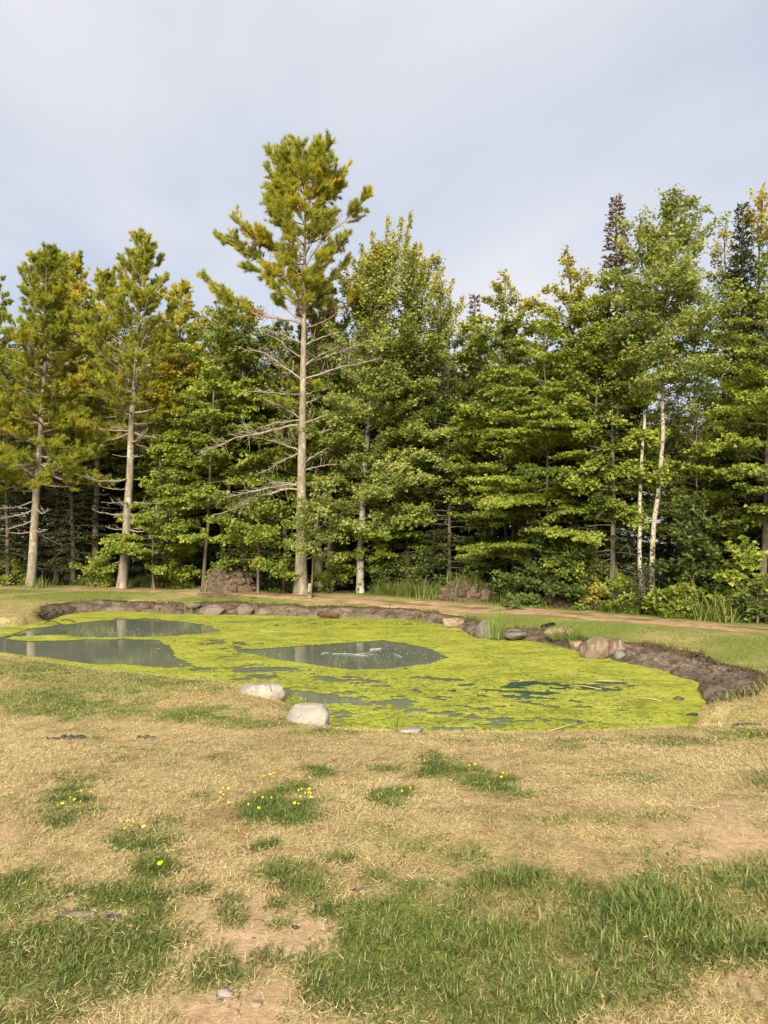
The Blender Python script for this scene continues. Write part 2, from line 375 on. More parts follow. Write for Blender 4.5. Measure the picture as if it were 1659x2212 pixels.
# how wide the raw mud bank is at each shoreline vertex (0 = grass to the water)
keyi = np.array([np.argmin(((shore - r_) ** 2).sum(1)) for r_ in raw])
wkey = [0, 0, .0, .25, .7, 1.0, .45, 1.1, .95, .62, .6, .5, .45, .5, .6, .5, .45, .8, 1.0, 1.05, 1.0, .95, .95, .85, .62, .35] + [0] * len(near_px)
hkey = [.18, .2, .22, .3, .38, .40, .38, .40, .38, .36, .36, .34, .34, .34, .36, .36, .36, .36, .36, .36, .36, .36, .36, .36, .36, .36] + [.36] * 8 + [.36, .34, .3, .26, .24, .24, .24, .22, .2]
fkey = [1.4, 1.3, 1.2, .7, .5, .4, .4, .4, .4, .4, .4, .4, .4, .4, .4, .4, .4, .4, .4, .4, .4, .4, .4, .4, .5, .7] + [.75, .55, .5, .5, .5, .5, .5, .6, .7, .9, 1.1, 1.2, 1.4, 1.4, 1.4, 1.4, 1.4]
allk = np.append(keyi, len(shore))
def along(vals): return np.interp(np.arange(len(shore)), allk, list(vals) + [vals[0]])
MW = along(wkey); MW = MW * np.where(MW > .1, .62 + .76 * fbm(np.arange(len(shore)) * .09, np.zeros(len(shore)), o=4, seed=63), 1); BH = along(hkey); FW = along(fkey)
_dx = np.arange(-19, 14, .25); _dy = np.arange(4, 34, .25); _DX, _DY = np.meshgrid(_dx, _dy); _DD = nearest(np.stack([_DX.ravel(), _DY.ravel()], 1), shore)[0].reshape(_DX.shape)
def dist(x, y):
    x = np.asarray(x, float); y = np.asarray(y, float); u = np.clip((x + 19) / .25, 0, len(_dx) - 1.01); v = np.clip((y - 4) / .25, 0, len(_dy) - 1.01); i = u.astype(int); j = v.astype(int); u = u - i; v = v - j
    return _DD[j, i] * (1 - u) * (1 - v) + _DD[j, i + 1] * u * (1 - v) + _DD[j + 1, i] * (1 - u) * v + _DD[j + 1, i + 1] * u * v
def lawn(x, y):
    z = np.interp(y, [0, 2.5, 4.5, 7.9, 12, 20, 27, 40, 60], [0, 0, -.05, -.37, -.40, -.38, -.27, -.22, -.1])
    z = z - .15 * (1 - sstep(.5, 2.6, dist(x, y))) * np.maximum(sstep(15, 18, y), sstep(2, 4, x) * sstep(10, 13, y))
    return z + .05 * (fbm(x * .5, y * .5, seed=3) - .5) * sstep(2, 5, y) + .03 * (fbm(x * 2, y * 2, seed=9) - .5)
path_px = [(-150, 1269, -.22), (60, 1269, -.23), (150, 1270, -.23), (300, 1275, -.24), (500, 1282, -.26), (700, 1290, -.28), (900, 1301, -.31), (1100, 1317, -.35), (1300, 1334, -.38), (1500, 1350, -.39), (1659, 1363, -.39), (1900, 1384, -.4), (2300, 1420, -.4)]
pathc = dense([on(a, b_, c_)[:2] for a, b_, c_ in path_px], False, .3)
xs = np.concatenate([-np.geomspace(900, 17, 26)[:-1], np.arange(-17, -6, .17), np.arange(-6, 9, .13), np.arange(9, 16, .16), np.geomspace(16, 900, 26)])
ys = np.concatenate([-np.geomspace(300, 1, 14), np.arange(-.8, 1.6, .3), np.arange(1.6, 12, .10), np.arange(12, 29, .15), np.arange(29, 36, .25), np.geomspace(36, 1500, 24)])
GX, GY = np.meshgrid(xs, ys); P2 = np.stack([GX.ravel(), GY.ravel()], 1)
core = (P2[:, 0] > -17.5) & (P2[:, 0] < 12) & (P2[:, 1] > 5) & (P2[:, 1] < 31)
D = np.full(len(P2), 50.); I = np.zeros(len(P2), int); IN = np.zeros(len(P2), bool)
D[core], I[core] = nearest(P2[core], shore); IN[core] = inside(P2[core], shore)
x, y = P2[:, 0], P2[:, 1]
L = lawn(x, y) + .25 * (fbm(x * .05, y * .05, seed=31) - .5) * sstep(34, 70, y)
wob = .22 * (fbm(x * 1.6, y * 1.6, seed=12) - .5) + .12 * (fbm(x * 6, y * 6, seed=13) - .5)
mudw = MW[I]; dm = D + wob * np.minimum(1, mudw * 2)
inmud = core & ~IN & (mudw > .08) & (dm < mudw)
h = np.minimum(L - WZ, 9)
grassy = WZ + (L - WZ) * (1 - np.exp(-D / FW[I] * 1.7)) - .02
muddy = WZ + (L - WZ) * np.clip(D / np.maximum(mudw, .05), 0, 1) ** .8 * .72 - .07
Z = np.where(IN, WZ - .05 - np.minimum(D * .55, .7), np.where(inmud, muddy, np.where(mudw > .08, L - .02 * np.exp(-D * 2), grassy)))
Z = np.where(core, Z, L)
Z += np.where(IN, 0, .012 * (fbm(x * 9, y * 9, seed=5) - .5))
ZG = Z.reshape(GX.shape)
def ground(px, py):
    px = np.asarray(px, float); py = np.asarray(py, float)
    i = np.clip(np.searchsorted(xs, px) - 1, 0, len(xs) - 2); j = np.clip(np.searchsorted(ys, py) - 1, 0, len(ys) - 2)
    u = (px - xs[i]) / (xs[i + 1] - xs[i]); v = (py - ys[j]) / (ys[j + 1] - ys[j])
    return ZG[j, i] * (1 - u) * (1 - v) + ZG[j, i + 1] * u * (1 - v) + ZG[j + 1, i] * (1 - u) * v + ZG[j + 1, i + 1] * u * v
def gz(px, py): return float(ground(np.array([px]), np.array([py]))[0])
def hit(px, py):
    """where the ray through a point of the photo meets the terrain"""
    z = -.3
    for _ in range(12):
        p = on(px, py, z); z = gz(p[0], p[1])
    return np.array((p[0], p[1], z))

# where the turf is green, dry, bare: patches named on the photo sheet, warped by noise
green_e = [(70, 2070, 300, 165, 1), (300, 2040, 120, 110, 1), (330, 1955, 60, 40, .8), (60, 1930, 110, 50, .8), (870, 2030, 240, 105, 1), (1110, 1995, 330, 105, .9), (1500, 1975, 300, 92, .95), (840, 2160, 200, 90, .8), (1260, 2110, 270, 90, .8), (1640, 1965, 160, 105, .95), (960, 2210, 240, 60, .7),
           (590, 1737, 100, 44, 1.1), (545, 1750, 60, 30, 1), (950, 1655, 58, 28, 1), (1070, 1692, 85, 30, 1.05), (1010, 1670, 40, 20, .8), (840, 1720, 66, 22, 1), (690, 1668, 32, 12, .9), (150, 1745, 80, 26, .8), (125, 1777, 42, 18, .9), (170, 1725, 40, 24, .8),
           (300, 1810, 90, 26, .8), (345, 1785, 60, 18, .6), (340, 1880, 62, 48, 1), (572, 1828, 36, 15, .9), (1360, 1685, 70, 18, .9), (650, 1905, 66, 44, .7), (590, 1890, 50, 20, .6), (500, 1985, 52, 28, .9), (462, 2092, 66, 52, .85), (740, 1855, 36, 16, .8), (430, 1926, 28, 22, .7), (660, 2080, 30, 24, .7), (600, 2000, 26, 22, .6), (690, 2130, 50, 70, .6), (570, 2075, 50, 30, .6), (660, 1930, 40, 26, .8), (600, 1960, 22, 16, .7), (500, 1955, 30, 16, .6), (350, 1830, 50, 14, .5),
           (140, 1520, 240, 34, .75), (430, 1543, 120, 22, .75), (240, 1472, 330, 26, .6), (560, 1560, 110, 16, .6), (60, 1440, 160, 16, .7), (1420, 1600, 240, 14, .55), (1620, 1590, 70, 16, .7), (700, 1585, 110, 10, .6), (1600, 1540, 80, 26, .55), (1150, 1600, 160, 12, .45), (240, 1640, 40, 10, .5), (480, 1640, 30, 10, .5), (830, 1660, 40, 14, .6), (440, 1726, 30, 12, .6)]
bare_e = [(560, 2060, 130, 130, 1), (520, 2200, 200, 70, 1), (430, 1990, 60, 60, .7), (730, 1960, 90, 40, .6), (1600, 1800, 150, 50, .9), (1480, 1790, 110, 40, .6), (1090, 2170, 60, 40, .6), (180, 1960, 110, 36, .8), (0, 1800, 40, 20, .9), (1560, 2130, 130, 40, .6), (1240, 1740, 130, 20, .5), (1240, 1850, 120, 30, .35), (380, 2000, 70, 30, .7), (10, 2190, 40, 40, .8), (1060, 2080, 40, 20, .5), (1180, 1955, 30, 12, .6), (750, 2210, 60, 30, .7)]
def patch(px, py, wx, wy, lst):
    r = np.zeros(len(px))
    for (cx_, cy_, rx, ry, s_) in lst:
        q = ((px + wx * rx * .9 - cx_) / rx) ** 2 + ((py + wy * ry * .9 - cy_) / ry) ** 2
        r = np.maximum(r, s_ * sstep(1.35, .35, q))
    return r
def cover(x, y, z):
    """green, bare, wood-floor share of the ground at a place"""
    px, py = proj(x, y, z); near = y < 16.5
    w1 = fbm(x * 3, y * 3, seed=41) * 2 - 1; w2 = fbm(x * 3, y * 3, seed=47) * 2 - 1
    w1 = w1 + .8 * (fbm(x * 11, y * 11, seed=48) - .5); w2 = w2 + .8 * (fbm(x * 11, y * 11, seed=49) - .5)
    g = np.where(near, patch(px, py, w1, w2, green_e), 0); b_ = np.where(near, patch(px, py, w2, w1, bare_e), 0)
    g = g * (1 - .8 * sstep(.55, .95, b_)) * (.80 + .36 * sstep(.30, .62, fbm(x * 3.4, y * 3.4, o=5, seed=57)))
    g = g * np.where(x > -.4, .50 + .62 * sstep(.36, .58, fbm(x * 2.6 + 7, y * 2.6, o=5, seed=59)), 1)
    g = np.maximum(g, np.where(near, .55 * sstep(.62, .80, fbm(x * 1.7, y * 1.7, o=6, seed=52)), 0))
    b_ = np.clip(b_ * sstep(.22, .5, fbm(x * 4, y * 4, o=5, seed=53) + .16) - g * .9, 0, 1)
    f = sstep(.30, .62, fbm(x * .8, y * .8, o=5, seed=55)) * .6 + .38     # the lawn beyond the water
    dryleft = sstep(-7.5, -10.5, x) * sstep(26.5, 24.5, y)
    f = f * (1 - .8 * dryleft)
    f = np.where((x > 2) & (y < 13.5), f * sstep(9.5, 13.5, y) + .1, f)
    far = (y >= 16.5) | ((x > 4.2) & (y > 11.0))
    g = np.where(far, f, g); b_ = np.where(far, .0, b_)
    return g, b_
dp, ip = nearest(P2[core | ((P2[:, 1] < 60) & (P2[:, 1] > 5) & (abs(P2[:, 0]) < 40))], pathc)
DP = np.full(len(P2), 50.); DP[core | ((P2[:, 1] < 60) & (P2[:, 1] > 5) & (abs(P2[:, 0]) < 40))] = dp
pyx = np.interp(P2[:, 0], pathc[:, 0], pathc[:, 1])
beyond = P2[:, 1] - pyx
G, B_ = cover(x, y, Z)
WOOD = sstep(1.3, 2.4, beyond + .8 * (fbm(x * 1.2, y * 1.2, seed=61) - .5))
mb = MB(); ny, nx = GX.shape
i = np.arange(ny - 1)[:, None] * nx; j = np.arange(nx - 1)[None]
mb.add(np.stack([x, y, Z], 1), None, np.stack([i + j, i + j + 1, i + nx + j + 1, i + nx + j], -1).reshape(-1, 4), np.clip(G, 0, 1), np.clip(B_, 0, 1))
me = mb.mesh('ground', M['ground'], True)
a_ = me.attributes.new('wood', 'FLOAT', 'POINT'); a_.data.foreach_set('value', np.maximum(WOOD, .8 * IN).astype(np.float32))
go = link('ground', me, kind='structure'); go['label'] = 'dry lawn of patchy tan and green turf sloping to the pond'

# ------------------------------------------------------------------ track beyond the pond
mb = MB(); tg = unit(np.gradient(pathc, axis=0)); nr = np.stack([-tg[:, 1], tg[:, 0]], 1)
tt = np.linspace(-1, 1, 25); m_ = len(pathc)
edge = .84 + .34 * (fbm(np.arange(m_) * .35, np.zeros(m_), seed=71) - .5)[:, None]
offs = tt[None] * edge + .10 * (fbm(np.arange(m_)[:, None] * .9 + 0 * tt[None], tt[None] * 2 + 0 * edge, seed=72) - .5)
pp = pathc[:, None] + nr[:, None] * offs[..., None]
zz = ground(pp[..., 0].ravel(), pp[..., 1].ravel()).reshape(pp.shape[:2]) + .03 - .06 * np.abs(tt[None]) ** 6
rough_ = fbm(pp[..., 0] * 1.5, pp[..., 1] * 1.5, seed=74)
tint_ = .70 * rough_ + .18 * np.exp(-(tt[None] / .2) ** 2) + .22 * (np.abs(tt[None]) > .75)
strip_ = .85 * sstep(.50, .62, fbm(pp[..., 0] * 2.4, pp[..., 1] * 2.4, o=5, seed=75) + .14 * np.exp(-(tt[None] / .18) ** 2) + .22 * (np.abs(tt[None]) > .8) - .10)
i = np.arange(m_ - 1)[:, None] * 25; j = np.arange(24)[None]
mb.add(np.dstack([pp, zz]).reshape(-1, 3), None, np.stack([i + j, i + 25 + j, i + 26 + j, i + j + 1], -1).reshape(-1, 4), tint_.ravel(), strip_.ravel())
o = link('dirt_track', mb.mesh('dirt_track', M['path'], True), kind='structure'); o['label'] = 'sandy dirt track between pond and woods'

# ------------------------------------------------------------------ water and floating weed
mb = MB()
wx = np.arange(-16, 8, .4); wy = np.arange(7.5, 27.5, .4); WX, WY = np.meshgrid(wx, wy)
WP = np.stack([WX.ravel(), WY.ravel()], 1); wd, _ = nearest(WP, shore); keep = inside(WP, shore) | (wd < .75)
kg = keep.reshape(WX.shape); i, j = np.nonzero(kg[:-1, :-1] & kg[1:, :-1] & kg[:-1, 1:] & kg[1:, 1:]); w_ = len(wx)
wpx, wpy = proj(WP[:, 0], WP[:, 1], WZ)
teal = np.exp(-((wpx - 1170) / 230) ** 2 - ((wpy - 1487) / 30) ** 2)
mb.add(np.column_stack([WP, np.full(len(WP), WZ)]), None, np.stack([i * w_ + j, i * w_ + j + 1, (i + 1) * w_ + j + 1, (i + 1) * w_ + j], 1), .5, teal)
o = link('water', mb.mesh('water', M['water']), kind='structure'); o['label'] = 'murky grey green pond water showing between the duckweed'

upper = [(-400, 1372), (0, 1379), (60, 1361), (110, 1353), (175, 1343), (270, 1336), (350, 1339), (420, 1346), (478, 1362), (440, 1371), (360, 1376), (250, 1375), (160, 1374), (100, 1373), (40, 1374), (0, 1384), (-400, 1378)]
lower = [(-400, 1378), (0, 1381), (40, 1386), (110, 1387), (200, 1381), (300, 1384), (349, 1385), (367, 1405), (405, 1433), (470, 1446), (451, 1452), (364, 1445), (255, 1436), (109, 1429), (40, 1420), (0, 1414), (-400, 1396)]
lens_ = [(500, 1402), (548, 1403), (664, 1396), (740, 1390), (829, 1384), (879, 1391), (928, 1403), (963, 1421), (928, 1434), (829, 1446), (760, 1447), (654, 1434), (604, 1427), (548, 1413), (510, 1409)]
gx = np.arange(-15, 6.2, .036); gy_l = [8.4]
while gy_l[-1] < 26: gy_l.append(gy_l[-1] + .028 + .0042 * (gy_l[-1] - 8))
gy = np.array(gy_l); AX, AY = np.meshgrid(gx, gy)
rr = np.random.default_rng(5); jx = rr.uniform(-.012, .012, AX.shape); AXj = AX + jx; AYj = AY + rr.uniform(-.008, .008, AX.shape)
ax, ay = AXj.ravel(), AYj.ravel(); AP = np.stack([ax, ay], 1)
apx, apy = proj(ax, ay, WZ)
fn = fbm(ax * 1.3, ay * 2.2, o=6, seed=81, g=.62); fs = fbm(ax * 3.5, ay * 5.5, o=5, seed=85, g=.66)
wxp = (fbm(ax * 1.4, ay * 1.4, o=5, seed=88) - .5); wyp = (fbm(ax * 1.4, ay * 1.4, o=5, seed=89) - .5)
def pin(poly, wa, wb): return inside(np.stack([apx + wxp * wa, apy + wyp * wb], 1), np.array(poly, float))
dens = np.full(len(ax), .74)
def blob(cx_, cy_, rx, ry, val):
    global dens
    w = np.exp(-((apx + wxp * rx * .9 - cx_) / rx) ** 2 - ((apy + wyp * ry * .9 - cy_) / ry) ** 2); dens = dens * (1 - w) + val * w
blob(1060, 1530, 420, 55, .60); blob(760, 1500, 200, 34, .575); blob(1170, 1487, 190, 20, .41); blob(600, 1470, 160, 14, .54); blob(900, 1545, 330, 34, .585); blob(830, 1470, 330, 12, .57)
blob(620, 1345, 240, 8, .55); blob(470, 1405, 60, 16, .56); blob(560, 1448, 120, 8, .45); blob(480, 1390, 110, 5, .48); blob(1480, 1520, 90, 50, .9); blob(700, 1515, 70, 18, .40); blob(640, 1500, 60, 14, .40); blob(1000, 1375, 150, 12, .72); blob(1290, 1490, 120, 18, .56); blob(1350, 1545, 120, 20, .62)
openw = pin(upper, 60, 10) * 1.0
low = pin(lower, 30, 10)
fleck = np.where(apx > 190, .43 * sstep(200, 360, apx), .24) * sstep(1372, 1398, apy)
dens = np.where(openw > 0, np.where(apy < 1352, .30, .16), dens); dens = np.where(low, fleck, dens)
dens = np.where(pin(lens_, 22, 4), -.2, dens)
AD, AI = nearest(AP, shore); ins = inside(AP, shore)
dens = np.where(AD < .35, np.maximum(dens, .62), dens)
val = .46 * fn + .54 * fs
ok = (ins | (AD < .3)) & (val < dens)
okg = ok.reshape(AX.shape); i, j = np.nonzero((okg[:-1, :-1].astype(int) + okg[1:, :-1] + okg[:-1, 1:] + okg[1:, 1:]) >= 3); w_ = len(gx)
mb = MB(); az = WZ + .006 + .02 * np.clip(dens - val, 0, .4)
thin = np.clip(1 - (dens - val) * 2.6 + .5 * np.exp(-((apx - 1000) / 420) ** 2 - ((apy - 1525) / 55) ** 2), 0.05, 1)
idx = np.stack([i * w_ + j, i * w_ + j + 1, (i + 1) * w_ + j + 1, (i + 1) * w_ + j], 1)
u_, inv = np.unique(idx, return_inverse=True)
mb.add(np.column_stack([ax, ay, az])[u_], None, inv.reshape(-1, 4), .5, thin[u_])
o = link('duckweed', mb.mesh('duckweed', M['weed'], True), kind='stuff'); o['label'] = 'bright yellow green duckweed and algae floating on the pond'

# foam of the aerators: a few streaks and bubbles on the open water
mb = MB(); r = np.random.default_rng(8)
def streak(pts, w):
    p = np.array([on(a, b_, WZ + .012) for a, b_ in pts]); p = dense(p[:, :2], False, .06); p = np.column_stack([p, np.full(len(p), WZ + .012)])
    mb.tube(p, w * .26 * (.4 + fbm(np.arange(len(p)) * .5, np.zeros(len(p)), seed=4)), 5)
streak([(768, 1414), (790, 1411), (805, 1405), (822, 1402)], .022); streak([(800, 1403), (826, 1400)], .03); streak([(740, 1412), (765, 1413), (785, 1416), (812, 1412)], .014)
streak([(695, 1411), (712, 1409)], .016); streak([(718, 1412), (740, 1412)], .012); streak([(850, 1412), (868, 1419)], .016); streak([(560, 1362), (600, 1364)], .01)
bub = [(r.normal(820, 55), r.normal(1416, 11)) for _ in range(100)] + [(r.normal(270, 60), r.normal(1369, 6)) for _ in range(90)]
P_ = [p for p in bub]; P_ = np.array([on(a, b_, WZ + .008) for a, b_ in P_])
for s_ in range(len(P_)):
    q = .004 + .006 * r.random(); c_ = P_[s_]
    mb.add(np.array([(q, 0, 0), (0, q, 0), (-q, 0, 0), (0, -q, 0), (0, 0, q)]) + c_, [(0, 1, 4), (1, 2, 4), (2, 3, 4), (3, 0, 4)])
o = link('foam', mb.mesh('foam', M['foam']), kind='stuff'); o['label'] = 'white bubbles and foam streaks over the aerators'

# ------------------------------------------------------------------ raw mud banks: a rough skirt from the water up under the sod
nrm = np.gradient(shore, axis=0); nrm = unit(np.stack([nrm[:, 1], -nrm[:, 0]], 1))
ctest = inside(shore + nrm * .05, shore); nrm = np.where(ctest[:, None], -nrm, nrm)
for _ in range(30): nrm = unit((np.roll(nrm, 1, 0) + nrm + np.roll(nrm, -1, 0)))
def bank(i0, i1, name, label, sub=3, nt_=22, seed=0):
    while MW[i1 % len(MW)] < .24 and i1 > i0: i1 -= 1
    s_ = np.linspace(i0, i1, (i1 - i0) * sub); k = s_.astype(int); f = (s_ - k)[:, None]
    S_ = shore[k] * (1 - f) + shore[(k + 1) % len(shore)] * f; n_ = unit(nrm[k] * (1 - f) + nrm[(k + 1) % len(shore)] * f); w = MW[k] * (1 - f[:, 0]) + MW[(k + 1) % len(shore)] * f[:, 0]
    t_ = np.linspace(-.16, 1.12, nt_)
    x = S_[:, 0:1] + n_[:, 0:1] * t_ * w[:, None]; y = S_[:, 1:2] + n_[:, 1:2] * t_ * w[:, None]
    arc = s_[:, None] * .12 + 0 * t_; tw = t_[None] * w[:, None]
    L_ = lawn(x, y); prof = np.clip(t_, -.2, 1.05); steep = np.where(w[:, None] > 1.0, .95, .55)
    base = WZ + (L_ - WZ) * np.sign(prof) * np.abs(prof) ** steep * .93
    amp = np.minimum(1, w[:, None] * 1.6) * np.clip(np.minimum((t_ + .16) * 4, (1.12 - t_) * 9), 0, 1)
    rid = 1 - np.abs(fbm(arc * 2.2, tw * 3.0, o=5, seed=90 + seed) * 2 - 1) * 2
    d = .07 * rid + .20 * (fbm(arc * 1.1, tw * 1.6, seed=93 + seed) - .5) + +.20 * (fbm(arc * 5, tw * 7, o=6, seed=95 + seed, g=.62) - .5)
    ter = np.floor((base + .05 * fbm(arc * 1.5, tw, seed=99)) * 11) / 11
    z = base * .6 + ter * .4 + d * amp * .75
    x = x - n_[:, 0:1] * d * amp * .7; y = y - n_[:, 1:2] * d * amp * .7
    z = np.minimum(z, L_ + .03)
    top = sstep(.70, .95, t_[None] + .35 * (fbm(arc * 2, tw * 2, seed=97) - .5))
    m_ = len(s_); i = np.arange(m_ - 1)[:, None] * nt_; j = np.arange(nt_ - 1)[None]
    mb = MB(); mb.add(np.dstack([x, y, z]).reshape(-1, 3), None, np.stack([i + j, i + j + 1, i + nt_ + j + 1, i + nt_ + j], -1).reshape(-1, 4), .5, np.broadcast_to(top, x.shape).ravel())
    o = link(name, mb.mesh(name, M['mud'], True), kind='structure'); o['label'] = label
bank(keyi[3], keyi[6] + 1, 'mud_bank', 'dark raw mud bank cut along the far side of the pond', seed=0)
bank(keyi[6], keyi[17], 'mud_bank', 'low crumbling mud bank with stones at the far side of the pond', seed=3)
bank(keyi[17], keyi[25] + 2, 'mud_bank', 'wide grey mud slope at the end of the pond', sub=5, nt_=44, seed=7)
# ------------------------------------------------------------------ trees
UP = np.array((0, 0, 1.))
def axis_fn(dx, dy, H, rng, wig=.012):
    ts = np.linspace(0, 1, 15); w = np.cumsum(rng.normal(0, wig * H * .35, (15, 2)), 0); w -= np.outer(ts, w[-1]); w[0] = 0
    P = np.column_stack([dx * ts + w[:, 0], dy * ts + w[:, 1], H * ts])
    return ts, P
def axp(ax_, t): ts, P = ax_; return np.stack([np.interp(t, ts, P[:, k]) for k in range(3)], -1)
def trunk_tube(mb, ax_, r0, rtop=.012, n=9, flare=.32, tmax=1.0):
    t = np.concatenate([[0, .006, .015, .03], np.linspace(.06, tmax, 18)]); p = axp(ax_, t); p[0, 2] -= .25
    H = ax_[1][-1, 2]
    rad = (r0 - rtop) * (1 - t) ** .85 + rtop + r0 * flare * np.exp(-t * H / .22)
    mb.tube(p, rad, n)
def dirv(az, el): return np.stack([np.sin(az) * np.cos(el), np.cos(az) * np.cos(el), np.sin(el)], -1)   # az from +Y clockwise

def broadleaf(seed, H, dx, dy, r0, cb, nl, prof, elev, leaf=.105, twigs=8.0, lpm=32, flat=.13, bias=.35, turn=(2, 0), curve=-.25, tfac=.36, trunk_top=1.0, up=.0, norm=.48, pl=.16, patchy=.0):  # turn: start height and strength of the painted golden sun
    """trunk, limbs, leaves of a broadleaf tree; bias pushes limbs towards the open side (-Y)"""
    rng = np.random.default_rng(seed); ax_ = axis_fn(dx, dy, H, rng)
    T = MB(); Lm = MB(); Cn = MB()
    trunk_tube(T, ax_, r0)
    k = np.arange(nl); t = cb + (trunk_top - cb) * ((k + rng.uniform(0, 1, nl)) / nl) ** .9
    az = k * 2.39996 + rng.normal(0, .5, nl)
    az = az - bias * np.sin(az - math.pi) * 1.0
    for i in range(nl):
        hh = (t[i] - cb) / max(1 - cb, 1e-3)
        Lr = prof(hh) * rng.uniform(.55, 1.25); el0 = math.radians(elev(hh) + rng.normal(0, 11))
        if Lr < .15: continue
        S = axp(ax_, np.array(t[i])); m_ = 7; u = np.linspace(0, 1, m_)
        el = el0 + curve * u * (1 if el0 < 1.0 else .2); azs = az[i] + np.cumsum(rng.normal(0, .10, m_))
        seg = dirv(azs, el) * (Lr / (m_ - 1)); pts = S + np.vstack([[0, 0, 0], np.cumsum(seg[:-1], 0)])
        rb = min(r0 * .42 * (1 - t[i] * .7), .012 + .011 * Lr)
        rad = rb * (1 - u) ** .8 + .004
        Lm.sticks(pts[:-1], pts[1:], rad[:-1], rad[1:], 4)
        nt_ = max(3, int(Lr * twigs)); uu = rng.uniform(.12, 1, nt_) ** .8; uu[-1] = 1; uu[0] = .97
        A = np.stack([np.interp(uu, u, pts[:, c]) for c in range(3)], -1); ela = np.interp(uu, u, el); aza = np.interp(uu, u, azs)
        side = rng.choice([-1, 1], nt_) * rng.uniform(.35, 1.35, nt_); side[-1] *= .2; side[0] *= .3
        tl = (Lr * tfac * (1.08 - .7 * uu) + .16) * (1 - .45 * np.sin(np.clip(ela, 0, 1.57)) ** 2) * rng.uniform(.6, 1.25, nt_)
        tel = ela * .55 + rng.normal(.0, pl, nt_) + up
        Dt = dirv(aza + side, tel); B = A + Dt * tl[:, None]
        Lm.sticks(A, B, .006, .003, 3)
        # second order: short spurs
        n2 = np.maximum(2, (tl * 6).astype(int)); ii = np.repeat(np.arange(nt_), n2); u2 = rng.uniform(.25, 1, len(ii))
        A2 = A[ii] + Dt[ii] * (tl[ii] * u2)[:, None]; D2 = dirv((aza + side)[ii] + rng.choice([-1, 1], len(ii)) * rng.uniform(.4, 1.2, len(ii)), tel[ii] + rng.normal(0, pl, len(ii))); l2 = tl[ii] * .42 * rng.uniform(.5, 1.2, len(ii))
        AA = np.vstack([A, A2]); DD = np.vstack([Dt, D2]); LL = np.concatenate([tl, l2])
        nn = np.maximum(2, (LL * lpm * 2.15 * rng.uniform(.6, 1.3, len(LL))).astype(int)); jj = np.repeat(np.arange(len(LL)), nn); u3 = rng.uniform(.1, 1.08, len(jj))
        Cc = AA[jj] + DD[jj] * (LL[jj] * u3)[:, None] + rng.normal(0, 1, (len(jj), 3)) * np.array([.07, .07, flat * .6])
        Dl = DD[jj] + rng.normal(0, .75, (len(jj), 3)); Dl[:, 2] -= .35
        Nl = UP + rng.normal(0, norm, (len(jj), 3)) + np.array([0, -.55, 0])
        sz = leaf * 1.12 * rng.uniform(.6, 1.25, len(jj))
        tint = np.clip(.5 + .16 * rng.normal() + .20 * rng.normal(size=len(jj)) + .25 * (fbm(Cc[:, 0] * .9 + seed, Cc[:, 1] * .9, Cc[:, 2] * .9, 2, seed=7) - .5) * 2, 0, 1)
        tn = np.zeros(len(jj))
        if turn[1]:  # golden sun on the crown tops, painted into the leaf colour
            hz = Cc[:, 2] / H
            tn = turn[1] * sstep(turn[0], turn[0] + .22, hz + .25 * (fbm(Cc[:, 0] * .7 + seed, Cc[:, 1] * .7, Cc[:, 2] * .7, 2, seed=17) - .5)) * rng.uniform(.3, 1, len(jj))
        if patchy:
            kp = fbm(Cc[:, 0] * 1.1, Cc[:, 1] * 1.1, Cc[:, 2] * 1.1, 2, seed=seed + 3) > patchy
            Cc, Dl, Nl, sz, tint, tn = Cc[kp], Dl[kp], Nl[kp], sz[kp], tint[kp], tn[kp]
        Cn.leaves(Cc, Dl, Nl, sz, sz * rng.uniform(.75, 1.05, len(sz)), tint, tn)
    return T, Lm, Cn

def tufts(Cn, P, D, rng, L=.15, n=15, W=.012, spread=.75, tint=.5, turn=0.0, bright=0.):
    m = len(P)
    if not m: return
    ii = np.repeat(np.arange(m), n)
    Dn = unit(D)[ii] + rng.normal(0, spread, (m * n, 3)) * .6
    tt_ = np.clip(np.repeat(np.broadcast_to(tint, (m,)), n) + rng.normal(0, .13, m * n), 0, 1)
    Cn.needles(P[ii] + rng.normal(0, .02, (m * n, 3)), Dn, L * rng.uniform(.7, 1.15, m * n), W, rng.normal(0, 1, (m * n, 3)), tt_, np.repeat(np.broadcast_to(turn, (m,)), n))

